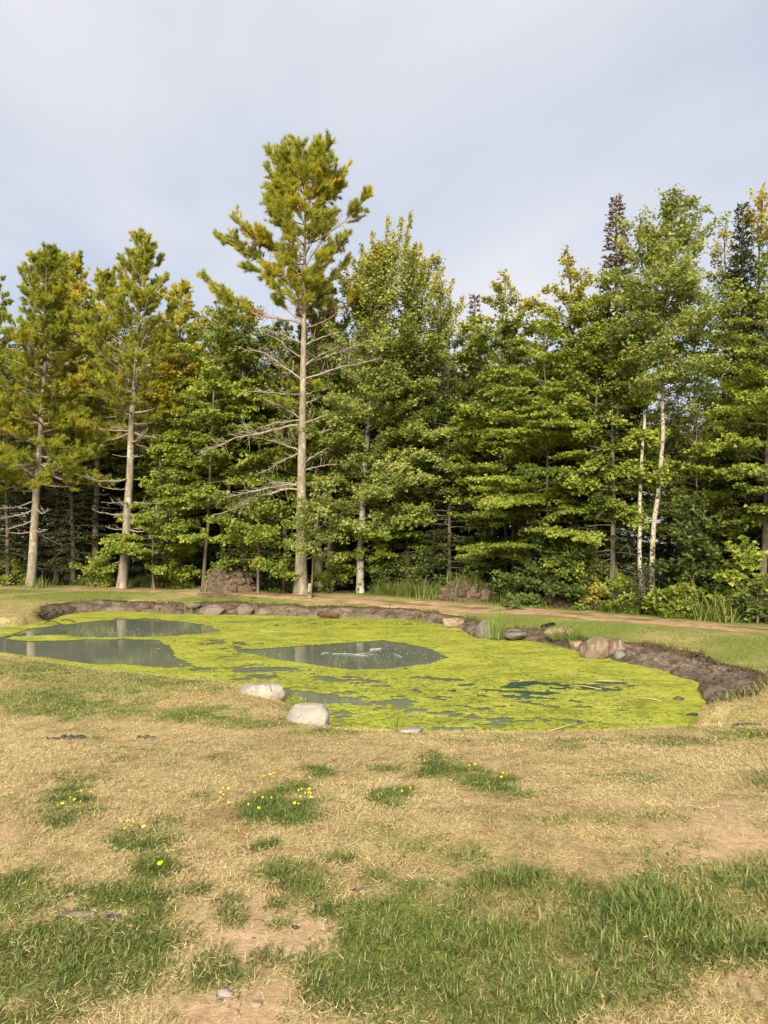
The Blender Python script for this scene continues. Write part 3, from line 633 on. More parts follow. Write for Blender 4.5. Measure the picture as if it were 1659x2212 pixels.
def pine_branch(Lm, Cn, pts, rng, f0=.35, rb=.03, dens=7.0, bl=.55, upw=.35, yellow=.1, tint=.5, W=.013, gap=.06, dead_twigs=6, nn=14, tl=.15):
    """one pine limb along pts; carries needles from share f0 of its length (f0 > 1: dead and bare)"""
    u = np.linspace(0, 1, len(pts)); Lr = np.linalg.norm(np.diff(pts, axis=0), axis=1).sum()
    rad = rb * (1 - u) ** .85 + .006; Lm.tube(pts, rad, 5, cap=True)
    tang = unit(np.gradient(pts, axis=0))
    def samp(uu): return np.stack([np.interp(uu, u, pts[:, c]) for c in range(3)], -1), unit(np.stack([np.interp(uu, u, tang[:, c]) for c in range(3)], -1))
    nd = int(Lr * dead_twigs * min(1, f0)); uu = rng.uniform(.12, min(1, max(f0, .3)), nd)
    if nd:
        A, Dm = samp(uu); sd = rng.normal(0, 1, (nd, 3)); sd[:, 2] = sd[:, 2] * .5 + .1; Dd = unit(Dm * .8 + unit(sd) * .9)
        ll = Lr * rng.uniform(.08, .26, nd) * (1.15 - uu * .7); B = A + Dd * ll[:, None]; Lm.sticks(A, B, .009, .005, 3)
        ii = np.repeat(np.arange(nd), 3); u2 = rng.uniform(.3, 1, len(ii)); A2 = A[ii] + Dd[ii] * (ll[ii] * u2)[:, None]
        D2 = unit(Dd[ii] + rng.normal(0, .6, (len(ii), 3))); Lm.sticks(A2, A2 + D2 * (ll[ii] * .4)[:, None], .006, .003, 3)
    if f0 >= 1: return
    nb = max(4, int(Lr * (1 - f0) * dens)); uu = np.concatenate([rng.uniform(f0, 1, nb), [1, .985, .96]]); nb = len(uu)
    A, Dm = samp(uu); Sd = unit(np.cross(Dm, UP)); sg = rng.choice([-1, 1], nb) * rng.uniform(.25, 1.1, nb)
    Db = unit(Dm * rng.uniform(.5, 1.0, nb)[:, None] + Sd * sg[:, None] + UP * (upw + rng.normal(0, .28, nb))[:, None])
    Db[-3:] = unit(Dm[-3:] + rng.normal(0, .25, (3, 3)) + UP * .15)
    ll = bl * (1.15 - .55 * (uu - f0) / max(1 - f0, .01)) * rng.uniform(.45, 1.2, nb)
    if gap < .1: Lm.sticks(A, A + Db * ll[:, None], .008, .004, 3)
    cl = np.clip(tint + rng.normal(0, .17, nb), 0, 1); yl = np.clip(sstep(.62 - yellow * .45, .80 - yellow * .25, fbm(A[:, 0] * 1.3 + 40, A[:, 1] * 1.3, A[:, 2] * 1.3, 3, seed=33)) * .5 + rng.uniform(0, 1, nb) ** 2 * yellow * 1.5, 0, 1)  # yl: warm sunlight on the boughs, put into the needle colour
    n2 = np.maximum(2, (ll * 6).astype(int)); ii = np.repeat(np.arange(nb), n2); u2 = rng.uniform(.3, 1, len(ii))
    A2 = A[ii] + Db[ii] * (ll[ii] * u2)[:, None]; D2 = unit(Db[ii] + rng.normal(0, .55, (len(ii), 3)) + UP * .25); l2 = ll[ii] * .42 * rng.uniform(.5, 1.1, len(ii))
    AA = np.vstack([A, A2]); DD = np.vstack([Db, D2]); LL = np.concatenate([ll, l2]); tt_ = np.concatenate([cl, cl[ii]]); yy = np.concatenate([yl, yl[ii]])
    k = np.maximum(2, (LL / gap).astype(int)); jj = np.repeat(np.arange(len(LL)), k); u3 = rng.uniform(.3, 1.02, len(jj))
    tufts(Cn, AA[jj] + DD[jj] * (LL[jj] * u3)[:, None], DD[jj] + UP * .15, rng, tl, nn, W, .8, tt_[jj], yy[jj])

def limb_pts(S, E, rng, sag=.0, wig=.03, n=8):
    S = np.asarray(S, float); E = np.asarray(E, float); u = np.linspace(0, 1, n)[:, None]; Ln = np.linalg.norm(E - S)
    w = np.cumsum(rng.normal(0, wig * Ln * .4, (n, 3)), 0); w -= u * w[-1]; w[0] = 0; w[:, 1] *= .8
    p = S + (E - S) * u + w; p[:, 2] += sag * Ln * (4 * u[:, 0] * (1 - u[:, 0])); return p

def pine(seed, H, dx, dy, r0, live0, dead0, prof, whorl=.55, yellow=.12, upel=(12, 55), bl=.5, tint=.5, dens=7, gap=.08, W=.023, nn=13, f0=.30, droop=0., tl=.15):
    rng = np.random.default_rng(seed); ax_ = axis_fn(dx, dy, H, rng, .006); T = MB(); Lm = MB(); Cn = MB(); trunk_tube(T, ax_, r0, n=12)
    z = dead0 * H; k = 0
    while z < H * .985:
        t = z / H; nb = rng.integers(3, 6) if t > live0 else rng.integers(1, 4)
        for _ in range(nb):
            k += 1; az = k * 2.4 + rng.normal(0, .5); hh = (t - live0) / (1 - live0)
            Lr = (prof(max(hh, 0)) if hh > -.05 else prof(0) * rng.uniform(.25, .8)) * rng.uniform(.65, 1.15)
            el = math.radians(np.interp(max(hh, 0), [0, 1], upel) + rng.normal(0, 6) - (8 if hh < 0 else 0)); S = axp(ax_, np.array(t))
            E = S + dirv(az, el) * Lr; p = limb_pts(S, E, rng, -.07 - droop, .03)
            pine_branch(Lm, Cn, p, rng, (f0 - .22 * hh if hh > -.05 else 1.5), .011 + .011 * Lr, dens, bl * (1 - .35 * max(hh, 0)), .35, yellow, tint, W, gap, nn=nn, tl=tl)
        z += whorl * rng.uniform(.7, 1.25) * (1 - .4 * t)
    tp = axp(ax_, np.linspace(.93, 1, 10)); tufts(Cn, tp, np.repeat(UP[None], 10, 0), rng, .16, 18, W, .8, tint, yellow)
    return T, Lm, Cn

def conifer(seed, H, dx, dy, r0, base, R, nb=90, power=1.0, droop=.35, turn=(2, 0), w=.05, dens=11, tint=.45, tipup=.25, top_r=.14):
    """spruce or fir: whorls of flat needle sprays"""
    rng = np.random.default_rng(seed); ax_ = axis_fn(dx, dy, H, rng, .004); T = MB(); Lm = MB(); Cn = MB(); trunk_tube(T, ax_, r0, .008, 8)
    for i in range(nb):
        hh = ((i + rng.random()) / nb) ** .85; t = base + (1 - base) * hh * .985
        Lr = (R * (1 - hh) ** power + top_r) * rng.uniform(.7, 1.12); az = i * 2.39996 + rng.normal(0, .4); S = axp(ax_, np.array(t))
        n = 6; u = np.linspace(0, 1, n); el = np.radians(18) * hh - droop * (1 - hh) * np.sin(u * 2.2) + tipup * u ** 2; seg = dirv(np.full(n, az), el) * Lr / (n - 1); pts = S + np.vstack([[0, 0, 0], np.cumsum(seg[:-1], 0)])
        Lm.sticks(pts[:-1], pts[1:], (.006 + .008 * Lr) * (1 - u[:-1]) + .004, (.006 + .008 * Lr) * (1 - u[1:]) + .004, 3)
        nt_ = max(5, int(Lr * dens)); uu = rng.uniform(.10, 1, nt_); A = np.stack([np.interp(uu, u, pts[:, c]) for c in range(3)], -1); ea = np.interp(uu, u, el)
        sg = rng.choice([-1, 1], nt_) * rng.uniform(.5, 1.1, nt_); tl_ = (Lr * .42 * (1.1 - uu) + .10) * rng.uniform(.6, 1.2, nt_); Dt = dirv(az + sg, ea - .12 + rng.normal(0, .12, nt_))
        k = np.maximum(3, (tl_ * 34).astype(int)); jj = np.repeat(np.arange(nt_), k); u3 = rng.uniform(0, 1, len(jj)); P_ = A[jj] + Dt[jj] * (tl_[jj] * u3)[:, None]
        Dn = unit(Dt[jj] + rng.normal(0, .55, (len(jj), 3))); tn = np.full(len(jj), 0.) if not turn[1] else turn[1] * sstep(turn[0], turn[0] + .12, P_[:, 2] / H) * rng.uniform(.5, 1, len(jj))
        tt_ = np.clip(tint + .25 * (u3 - .5) + rng.normal(0, .15, len(jj)), 0, 1)
        Cn.leaves(P_, Dn, UP + rng.normal(0, .5, (len(jj), 3)), w * 2.4 * rng.uniform(.7, 1.2, len(jj)), w * 1.05, tt_, tn, .05)
    return T, Lm, Cn

def plant_tree(name, parts, loc, label, cat, mats, group=None, limb='limbs', crown='crown'):
    e = empty(name, loc, label, cat, group)
    for nm, mb, mt, sm in (('trunk', parts[0], mats[0], True), (limb, parts[1], mats[1], False), (crown, parts[2], mats[2], False)):
        if mb is not None and mb.n: link(nm, mb.mesh(nm, M[mt], sm), e, kind='stuff' if nm in ('limbs', 'branches') else None)
    return e
def copy_thing(src, loc, rz, sc, label, group):
    c = src.copy(); COL.objects.link(c); c.location = loc; c.rotation_euler = (0, 0, rz); c.scale = (sc, sc, sc); c['label'] = label
    if group: c['group'] = group
    for ch in list(src.children):
        d = ch.copy(); COL.objects.link(d); d.parent = c
    return c
def span(bx, Y, tx, ty):
    """foot at photo column bx and depth Y; lean and height that put the tip at (tx, ty)"""
    X = (bx - CX) / FP * Y; zg = gz(X, Y); tip = at(tx, ty, Y); zz = zg
    return (X, Y, zg), tip[0] - X, tip[2] - zg

# ---- the tall lone pine at the water's edge: limbs set one by one
rng = np.random.default_rng(77)
YP = 27.4; base = np.array(((650 - CX) / FP * YP, YP, 0.)); base[2] = gz(base[0], base[1])
tp = [(650, 1290), (651, 1150), (652, 1000), (655, 800), (656, 740), (658, 620), (659, 500), (659, 440), (655, 400), (644, 350), (627, 303)]
tw = np.array([at(a, b_, YP) for a, b_ in tp]) - base; tw[0, 2] = -.25
tw = np.column_stack([np.interp(np.linspace(0, 1, 40), np.linspace(0, 1, len(tw)), tw[:, c]) for c in range(3)])
hz = np.clip(tw[:, 2], 0, None); Hm = tw[-1, 2]
T = MB(); T.tube(tw, .215 * (1 - hz / Hm) ** 1.15 + .012 + .14 * np.exp(-hz / .35), 14)
pe = empty('pine_tree', tuple(base), 'tall lone white pine with bare lower limbs at the far edge of the pond', 'tree')
o = link('trunk', T.mesh('trunk', M['bark_pine'], True), pe)
def cA(p): return (384.3 + p[0] * .2645, 274.3 + p[1] * .2645)
def cB(p): return (384.0 + p[0] * .2645, 822.8 + p[1] * .2645)
def trunk_at(py):
    pz = at(655, py, YP)[2] - base[2]; return np.array([np.interp(pz, tw[:, 2], tw[:, c]) for c in range(3)])
live = [((1035, 380), (985, 190), .0, .45), ((1035, 420), (1115, 190), .1, .45), ((1038, 470), (1215, 180), .15, .5), ((1038, 480), (790, 265), .2, .5), ((1036, 560), (850, 240), .25, .5), ((1040, 640), (775, 400), .3, .5), ((1040, 690), (765, 560), .3, .5),
        ((1045, 600), (1340, 390), .35, .55), ((1045, 690), (1310, 520), .35, .55), ((1045, 690), (1190, 350), .25, .5), ((1042, 800), (770, 650), .3, .55), ((1040, 900), (800, 740), .35, .5), ((1045, 760), (1190, 620), .2, .5), ((1042, 850), (1230, 720), .3, .5),
        ((1045, 950), (1525, 600), .68, .42), ((1040, 1060), (515, 800), .50, .50), ((1038, 1120), (372, 930), .52, .48), ((1034, 1180), (600, 1170), .45, .45), ((1038, 980), (860, 830), .4, .45), ((1035, 1080), (700, 950), .5, .5),
        ((1040, 1150), (1260, 760), .55, .40), ((1040, 1330), (1350, 900), .60, .36), ((1040, 1400), (1370, 1120), .6, .36), ((1035, 1250), (1240, 1000), .5, .38),
        ((940, 1612), (215, 1245), .56, .40), ((1010, 1590), (850, 1120), .45, .40), ((1015, 1600), (1095, 1190), .45, .38), ((1030, 1480), (960, 1180), .5, .36), ((1040, 1420), (1190, 1350), .55, .36), ((1010, 1500), (760, 1290), .55, .36), ((1062, 1640), (1450, 1400), .96, .3),
        ((1035, 1250), (880, 1060), .4, .4), ((1040, 1050), (1130, 860), .3, .4), ((1020, 1530), (1250, 1480), .6, .32), ((1000, 1580), (800, 1420), .65, .3)]
for a, b_, f0, bl in live:
    pa = cA(a); pb = cA(b_); S = trunk_at(pa[1]); Eh = at(pb[0], pb[1], YP) - base; ln = np.linalg.norm(Eh - S)
    Lb, Cb = MB(), MB(); dy = rng.uniform(-.45, .45) * ln
    E = at(pb[0], pb[1], YP + dy) - base
    up_ = abs(E[0] - S[0]) > 1.4
    pine_branch(Lb, Cb, limb_pts(S, E, rng, -.09 if up_ else -.04, .025, 9), rng, f0 * .85, .008 + .006 * ln, 17, bl * 1.65, .30, .16, .60, .016, .05, 7, nn=13, tl=.17)
    br = link('branch', Lb.mesh('branch', M['bark_pine_top'], True), pe); link('needles', Cb.mesh('needles', M['pine']), br)
for q in range(20):
    S = trunk_at(rng.uniform(360, 690)); az_ = math.pi + rng.normal(0, .9); ln = rng.uniform(.7, 1.6); E = S + dirv(np.array(az_), np.array(rng.uniform(.3, .9))) * ln; Lb, Cb = MB(), MB()
    pine_branch(Lb, Cb, limb_pts(S, E, rng, -.04, .03, 7), rng, .3, .018, 14, .6, .35, .16, .6, .016, .055, 4, nn=12, tl=.17)
    br = link('branch', Lb.mesh('branch', M['bark_pine_top'], True), pe); link('needles', Cb.mesh('needles', M['pine']), br)
dead = [(cA((1000, 1770)), cA((700, 1655))), (cA((1060, 1790)), cA((1360, 1665))), (cA((1000, 1900)), cA((715, 1690))), (cA((1060, 1940)), cA((1560, 1760))), (cA((985, 2074)), cA((490, 1790))), (cA((1100, 2060)), cA((1655, 1890))), (cA((1060, 1960)), cA((1330, 1790))),
        (cB((990, 122)), cB((530, 95))), (cB((985, 320)), cB((700, 150))), (cB((990, 318)), cB((650, 390))), (cB((990, 355)), cB((185, 590))), (cB((975, 592)), cB((608, 458))), (cB((975, 590)), cB((640, 770))), (cB((970, 802)), cB((355, 965))), (cB((970, 890)), cB((355, 1085))),
        (cB((1055, 350)), cB((1410, 258))), (cB((1050, 480)), cB((1492, 338))), (cB((1045, 700)), cB((1290, 505))), (cB((1050, 735)), cB((1312, 680))), (cB((1055, 200)), cB((1270, 105))), (cB((975, 860)), cB((775, 838))), (cB((1060, 120)), cB((1250, 60))), (cB((1050, 850)), cB((1110, 832)))]
for pa, pb in dead:
    S = trunk_at(pa[1]); ln = abs(pb[0] - pa[0]) / FP * YP; E = at(pb[0], pb[1], YP + rng.uniform(-.35, .25) * ln) - base; Lb = MB()
    pine_branch(Lb, MB(), limb_pts(S, E, rng, .035, .035, 10), rng, 1.6, .012 + .009 * ln, dead_twigs=15)
    link('bare_branch', Lb.mesh('bare_branch', M['dead'], True), pe)
for a, b_ in ((cB((990, 60)), cB((890, 40))), (cB((990, 190)), cB((860, 175))), (cB((1050, 10)), cB((1110, 20)))):
    S = trunk_at(a[1]); E = at(b_[0], b_[1], YP - .5) - base; Lb, Cb = MB(), MB(); pine_branch(Lb, Cb, limb_pts(S, E, rng, 0, .03), rng, .5, .02, 12, .35, .3, .05, .5, .015, .05)
    br = link('branch', Lb.mesh('branch', M['bark_pine_top'], True), pe); link('needles', Cb.mesh('needles', M['pine']), br)

# ---- other pines
def mk_pine(bx, Y, tx, ty, seed, label, cat='tree', **kw):
    loc, dx, H = span(bx, Y, tx, ty)
    return plant_tree('pine_tree', pine(seed, H, dx, 0, **kw), loc, label, cat, ('bark_pine', 'dead', 'pine'), None, 'branches')
mk_pine(68, 31.5, 100, 553, 11, 'white pine with low hanging green tufts, leftmost by the track', r0=.20, live0=.36, dead0=.17, prof=lambda h: 2.9 * (1 - h) ** .75 + .35, yellow=.12, tint=.5, upel=(2, 58), dens=10, bl=.75, gap=.095, W=.026, whorl=.5)
mk_pine(265, 30.6, 308, 520, 12, 'white pine with a pale lichened trunk and bare twiggy limbs beside the sandy track', r0=.205, live0=.46, dead0=.17, prof=lambda h: 2.75 * (1 - h) ** .8 + .3, yellow=.12, tint=.6, upel=(10, 62), dens=10, bl=.75, gap=.09, W=.026)
mk_pine(150, 37, 152, 555, 13, 'golden green pine standing behind the two pines on the left', r0=.2, live0=.35, dead0=.2, prof=lambda h: 2.2 * (1 - h) ** .7 + .4, yellow=.40, tint=.66, upel=(15, 60), bl=.7, gap=.13, W=.036)
mk_pine(372, 35, 392, 625, 14, 'short golden pine pressed against the right side of the lichened pine', r0=.16, live0=.45, dead0=.3, prof=lambda h: 1.7 * (1 - h) ** .7 + .35, yellow=.5, tint=.68, upel=(20, 65), gap=.12, W=.034, bl=.65)
mk_pine(690, 31.5, 690, 615, 15, 'dense dark pine growing right behind the tall lone pine', r0=.2, live0=.30, dead0=.12, prof=lambda h: 3.0 * (1 - h) ** .8 + .35, yellow=.05, tint=.32, upel=(8, 55), bl=.7, gap=.13, W=.036)
mk_pine(-35, 34, -30, 590, 16, 'pine cut by the left edge of the picture', r0=.2, live0=.35, dead0=.2, prof=lambda h: 2.4 * (1 - h) ** .7 + .4, yellow=.15, tint=.48, gap=.14, W=.036)
mk_pine(205, 34.5, 228, 600, 17, 'pine filling the gap between the two trackside pines', r0=.17, live0=.45, dead0=.25, prof=lambda h: 2.0 * (1 - h) ** .7 + .35, yellow=.2, tint=.52, upel=(10, 60), gap=.13, W=.036, bl=.7)
lp = [o for o in COL.objects if o.get('label', '').startswith('white pine with low')][0]; rng = np.random.default_rng(5); b0 = np.array(lp.location)
def cC(p): return at(p[0] * .2645, 877.7 + p[1] * .2645, 31.5)
for a_, b_, dy in (((310, 470), (790, 600), -.6), ((305, 400), (190, 450), -.9), ((300, 600), (20, 590), -.5), ((290, 640), (60, 700), -.9), ((330, 150), (710, 210), -.4), ((330, 90), (90, 20), -.5), ((320, 330), (500, 350), -.8), ((325, 20), (560, 60), -.6), ((300, 560), (380, 660), -1.0), ((330, 60), (-60, 130), .3)):
    Lb, Cb = MB(), MB(); pine_branch(Lb, Cb, limb_pts(cC(a_) - b0, cC(b_) + np.array((0, dy, 0)) - b0, rng, .03, .03), rng, .18, .03, 15, .75, .3, .06, .62, .02, .06, nn=14)
    br = link('branch', Lb.mesh('branch', M['bark_pine_top'], True), lp); link('needles', Cb.mesh('needles', M['pine']), br)
# ---- spires
def mk_con(bx, Y, tx, ty, seed, label, name='spruce_tree', mats=('bark_dark', 'dead_dark', 'spruce'), **kw):
    loc, dx, H = span(bx, Y, tx, ty)
    return plant_tree(name, conifer(seed, H, dx, 0, **kw), loc, label, 'tree', mats, None, 'branches')
mk_con(1326, 25.5, 1331, 418, 21, 'tallest spruce spire with a rust brown tip above the right-hand birches', r0=.15, base=.25, R=1.35, nb=230, power=.85, turn=(.76, .75), dens=20, tint=.4)
mk_con(1603, 26, 1603, 432, 22, 'dark spruce spire beside the yellow maple', r0=.14, base=.25, R=1.55, nb=230, power=.9, turn=(.95, .2), dens=20, tint=.45)
mk_con(1022, 32, 1026, 632, 23, 'small rusty spruce spire in the dip between the maples', r0=.13, base=.2, R=1.3, nb=160, power=.85, turn=(.80, .7), dens=18, tint=.42)
mk_con(1320, 22.4, 1322, 840, 24, 'gaunt spruce with dead grey lower branches left of the birches', r0=.10, base=.14, R=1.25, nb=70, power=.6, dens=8, tint=.3, droop=.5)
mk_con(1392, 20.9, 1390, 1225, 25, 'young fir seedling at the foot of the birches', r0=.02, base=.04, R=.42, nb=60, power=.9, dens=22, tint=.55, w=.03)
mk_con(560, 29.6, 556, 980, 26, 'dark balsam fir behind the heap of dug earth', r0=.08, base=.08, R=1.6, nb=80, power=.8, dens=10, tint=.5)
mk_con(160, 33.5, 150, 900, 27, 'shady fir behind the leftmost trackside pine', r0=.12, base=.10, R=2.0, nb=90, power=.7, dens=10, tint=.55)
mk_con(355, 31.8, 360, 1010, 28, 'low fir with flat sprays right of the lichened pine', r0=.07, base=.07, R=1.5, nb=80, power=.8, dens=11, tint=.55)
mk_con(20, 33, 15, 930, 29, 'shady fir at the left edge of the woods', r0=.1, base=.1, R=1.9, nb=80, power=.7, dens=10, tint=.5)
mk_con(945, 31, 945, 800, 30, 'dark hemlock in the hollow right of the plumed maple', r0=.12, base=.18, R=2.2, nb=110, power=.7, dens=10, tint=.3)
mk_con(1655, 23.5, 1650, 640, 31, 'dark fir at the right edge of the woods', r0=.12, base=.12, R=1.7, nb=110, power=.8, dens=10, tint=.42)
mk_con(1210, 25.5, 1215, 850, 32, 'dark fir deep behind the layered maple', r0=.1, base=.12, R=1.9, nb=90, power=.8, dens=9, tint=.3)
mk_con(936, 28.6, 938, 860, 33, 'dead red needled conifer among the green', name='dead_conifer', mats=('bark_dark', 'dead_dark', 'rust'), r0=.05, base=.35, R=.8, nb=34, power=.6, dens=5, tint=.4)

# ---- broadleaf trees
def mk_leaf(bx, Y, tx, ty, seed, label, name='maple_tree', mats=('bark_slim', 'bark_slim', 'maple'), **kw):
    loc, dx, H = span(bx, Y, tx, ty)
    return plant_tree(name, broadleaf(seed, H, dx, 0, **kw), loc, label, 'tree', mats)
bump = lambda a, b_, c_: (lambda h: np.interp(h, [0, .15, .45, .8, 1], [a * .8, a, b_, c_, .3]))
# plumed maple right of the lone pine
mk_leaf(778, 28.2, 832, 555, 41, 'big maple with upright plumes right of the lone pine', mats=('bark_birch', 'bark_slim', 'aspen'), r0=.15, cb=.14, nl=92, prof=bump(2.0, 2.3, 2.1), elev=lambda h: np.interp(h, [0, .4, .7, 1], [8, 26, 66, 84]), turn=(.86, .65), leaf=.10, curve=-.12, twigs=7, lpm=22)
mk_leaf(742, 31.0, 790, 585, 42, 'slender leaning maple between the lone pine and the plumed maple', mats=('bark_slim', 'bark_slim', 'aspen'), r0=.085, cb=.25, nl=56, prof=bump(1.6, 1.5, 1.4), elev=lambda h: np.interp(h, [0, .4, .7, 1], [14, 36, 70, 84]), turn=(.88, .6), lpm=20)
mk_leaf(880, 29.2, 900, 575, 43, 'maple with a narrow tip behind the plumed maple', mats=('bark_slim', 'bark_slim', 'aspen'), r0=.11, cb=.2, nl=74, prof=bump(2.5, 2.5, 2.0), elev=lambda h: np.interp(h, [0, .4, .7, 1], [5, 24, 66, 84]), turn=(.86, .7), lpm=17)
mk_leaf(945, 29.8, 955, 625, 44, 'maple with a stepped shoulder beside the rusty spire', mats=('bark_slim', 'bark_slim', 'aspen'), r0=.10, cb=.22, nl=66, prof=bump(2.1, 1.9, 1.2), elev=lambda h: np.interp(h, [0, .5, .8, 1], [2, 18, 60, 80]), turn=(.82, .6), lpm=20)
# left group
mk_leaf(440, 29.4, 468, 668, 45, 'slim maple with bright leaf trays left of the dug earth heap', r0=.075, cb=.16, nl=52, prof=bump(2.0, 1.9, 1.3), elev=lambda h: np.interp(h, [0, .6, 1], [0, 18, 60]), turn=(.86, .5), flat=.06, lpm=24)
mk_leaf(395, 31.5, 392, 760, 46, 'maple tinted gold as if sunlit, at the shoulder of the lichened pine', r0=.07, cb=.4, nl=40, prof=bump(1.7, 1.6, .9), elev=lambda h: np.interp(h, [0, .6, 1], [0, 20, 60]), turn=(.66, .95), flat=.06)
mk_leaf(335, 30.2, 345, 985, 47, 'low maple sapling spreading bright leaves right of the lichened pine', r0=.045, cb=.12, nl=30, prof=bump(1.7, 1.5, .7), elev=lambda h: np.interp(h, [0, 1], [4, 45]), flat=.05, turn=(2, 0), lpm=28)
mk_leaf(530, 31.5, 540, 672, 48, 'round green maple between the slim maple and the lone pine', r0=.11, cb=.2, nl=56, prof=bump(2.4, 2.2, 1.5), elev=lambda h: np.interp(h, [0, .6, 1], [0, 18, 60]), turn=(.9, .5), flat=.07, lpm=24, leaf=.115)
mk_leaf(480, 33, 500, 658, 49, 'maple with a golden crown top behind the slim maple', r0=.11, cb=.3, nl=50, prof=bump(2.4, 2.4, 1.7), elev=lambda h: np.interp(h, [0, .6, 1], [4, 22, 65]), turn=(.84, .85), lpm=22, leaf=.12)
mk_leaf(620, 33.0, 600, 770, 50, 'green maple filling the gap left of the lone pine trunk', r0=.08, cb=.18, nl=46, prof=bump(2.1, 1.8, 1.1), elev=lambda h: np.interp(h, [0, .6, 1], [0, 15, 55]), flat=.06)
mk_leaf(558, 27.6, 562, 1090, 51, 'bushy sapling on a short pale stem beside the dug earth heap', 'maple_sapling', ('bark_slim', 'bark_slim', 'maple'), r0=.05, cb=.32, nl=34, prof=bump(1.5, 1.35, .7), elev=lambda h: np.interp(h, [0, 1], [0, 55]), lpm=22, leaf=.10)
mk_leaf(672, 26.0, 692, 1050, 52, 'leafy sapling growing against the foot of the lone pine', 'maple_sapling', ('bark_slim', 'bark_slim', 'aspen'), r0=.035, cb=.32, nl=30, prof=bump(.95, 1.0, .6), elev=lambda h: np.interp(h, [0, 1], [5, 60]), lpm=17, leaf=.09)
mk_leaf(716, 30.0, 712, 800, 53, 'shaded maple behind the foot of the lone pine', mats=('bark_pine', 'bark_slim', 'maple'), r0=.15, cb=.22, nl=46, prof=bump(2.0, 1.8, 1.2), elev=lambda h: np.interp(h, [0, 1], [0, 40]), flat=.06)
# middle and right
mk_leaf(1062, 27, 1092, 612, 54, 'yellow topped maple between the rusty spire and the layered maple', r0=.10, cb=.28, nl=56, prof=bump(2.2, 2.0, 1.2), elev=lambda h: np.interp(h, [0, .6, 1], [-2, 18, 66]), turn=(.80, .95), flat=.07, lpm=26)
mk_leaf(1182, 24.0, 1178, 690, 55, 'layered maple with flat bright leaf trays on a slim stem', r0=.075, cb=.15, nl=62, prof=bump(2.35, 2.1, 1.1), elev=lambda h: np.interp(h, [0, .6, 1], [-4, 10, 55]), flat=.035, lpm=34, leaf=.085, pl=.07, turn=(.95, .2))
mk_leaf(1105, 25.6, 1110, 880, 56, 'younger maple with low spreading trays in front of the dark hollow', r0=.06, cb=.18, nl=40, prof=bump(2.1, 1.8, .9), elev=lambda h: np.interp(h, [0, 1], [-6, 30]), flat=.035, lpm=30, leaf=.09, pl=.08)
mk_leaf(1232, 25.2, 1228, 572, 57, 'maple with golden top left of the tallest spruce spire', r0=.11, cb=.3, nl=60, prof=bump(1.9, 1.9, 1.2), elev=lambda h: np.interp(h, [0, .6, 1], [0, 22, 70]), turn=(.82, .85))
mk_leaf(1290, 23.2, 1290, 720, 58, 'green maple in front of the tallest spruce spire', r0=.08, cb=.3, nl=46, prof=bump(1.7, 1.6, .9), elev=lambda h: np.interp(h, [0, .6, 1], [0, 20, 60]))
mk_leaf(1403, 21.8, 1452, 462, 59, 'pale spotted birch, taller right stem of the pair', 'birch_tree', ('bark_birch', 'bark_slim', 'aspen'), r0=.085, cb=.50, nl=66, prof=lambda h: np.interp(h, [0, .2, .45, .8, 1], [.7, 1.7, 1.95, 1.5, .4]), elev=lambda h: np.interp(h, [0, .5, 1], [6, 34, 72]), twigs=7, lpm=24, norm=.7, turn=(.95, .3), leaf=.085)
mk_leaf(1381, 22.0, 1398, 520, 60, 'pale spotted birch, slimmer left stem of the pair', 'birch_tree', ('bark_birch', 'bark_slim', 'aspen'), r0=.068, cb=.54, nl=46, prof=lambda h: np.interp(h, [0, .2, .5, .8, 1], [.6, 1.5, 1.6, 1.1, .3]), elev=lambda h: np.interp(h, [0, .5, 1], [6, 34, 72]), twigs=7, lpm=22, norm=.7, turn=(.86, .45), leaf=.085)
mk_leaf(1640, 26.5, 1648, 425, 61, 'bright yellow maple at the right edge behind the dark spire', r0=.12, cb=.4, nl=52, prof=bump(1.6, 1.5, 1.1), elev=lambda h: np.interp(h, [0, .6, 1], [10, 40, 80]), turn=(.76, 1.0), lpm=20)
mk_leaf(1568, 28, 1565, 500, 62, 'thin yellow tipped maple between birch and dark spire', r0=.08, cb=.5, nl=36, prof=bump(1.2, 1.1, .7), elev=lambda h: np.interp(h, [0, .6, 1], [10, 40, 80]), turn=(.84, .9), lpm=18)
mk_leaf(1648, 20.6, 1665, 640, 63, 'maple with a dark trunk at the right edge of the woods', mats=('bark_dark', 'bark_slim', 'maple'), r0=.10, cb=.25, nl=52, prof=bump(1.8, 1.7, 1.1), elev=lambda h: np.interp(h, [0, .6, 1], [-4, 16, 60]), flat=.05, lpm=26, leaf=.085)
mk_leaf(1540, 23.4, 1530, 760, 64, 'thin shaded maple in front of the bright gap of sky', mats=('bark_dark', 'bark_slim', 'maple'), r0=.06, cb=.28, nl=36, prof=bump(1.6, 1.5, .8), elev=lambda h: np.interp(h, [0, .6, 1], [-4, 16, 60]), lpm=15, twigs=5, leaf=.08)
mk_leaf(1500, 21.3, 1492, 1090, 65, 'dark green ash sapling with long leaflets right of the birches', 'ash_sapling', ('bark_slim', 'bark_slim', 'ash'), r0=.03, cb=.12, nl=36, prof=bump(.85, .75, .4), elev=lambda h: np.interp(h, [0, 1], [20, 55]), leaf=.12, lpm=20)
mk_leaf(1010, 30.5, 1000, 740, 66, 'dim maple at the back of the dark hollow', mats=('bark_dark', 'bark_slim', 'maple'), r0=.09, cb=.25, nl=44, prof=bump(2.1, 1.8, 1.0), elev=lambda h: np.interp(h, [0, 1], [0, 45]), flat=.06, lpm=18)
mk_leaf(820, 28.8, 815, 1020, 67, 'low maple with drooping trays under the plumed maple', r0=.05, cb=.2, nl=34, prof=bump(2.0, 1.7, .9), elev=lambda h: np.interp(h, [0, 1], [-6, 30]), flat=.05)

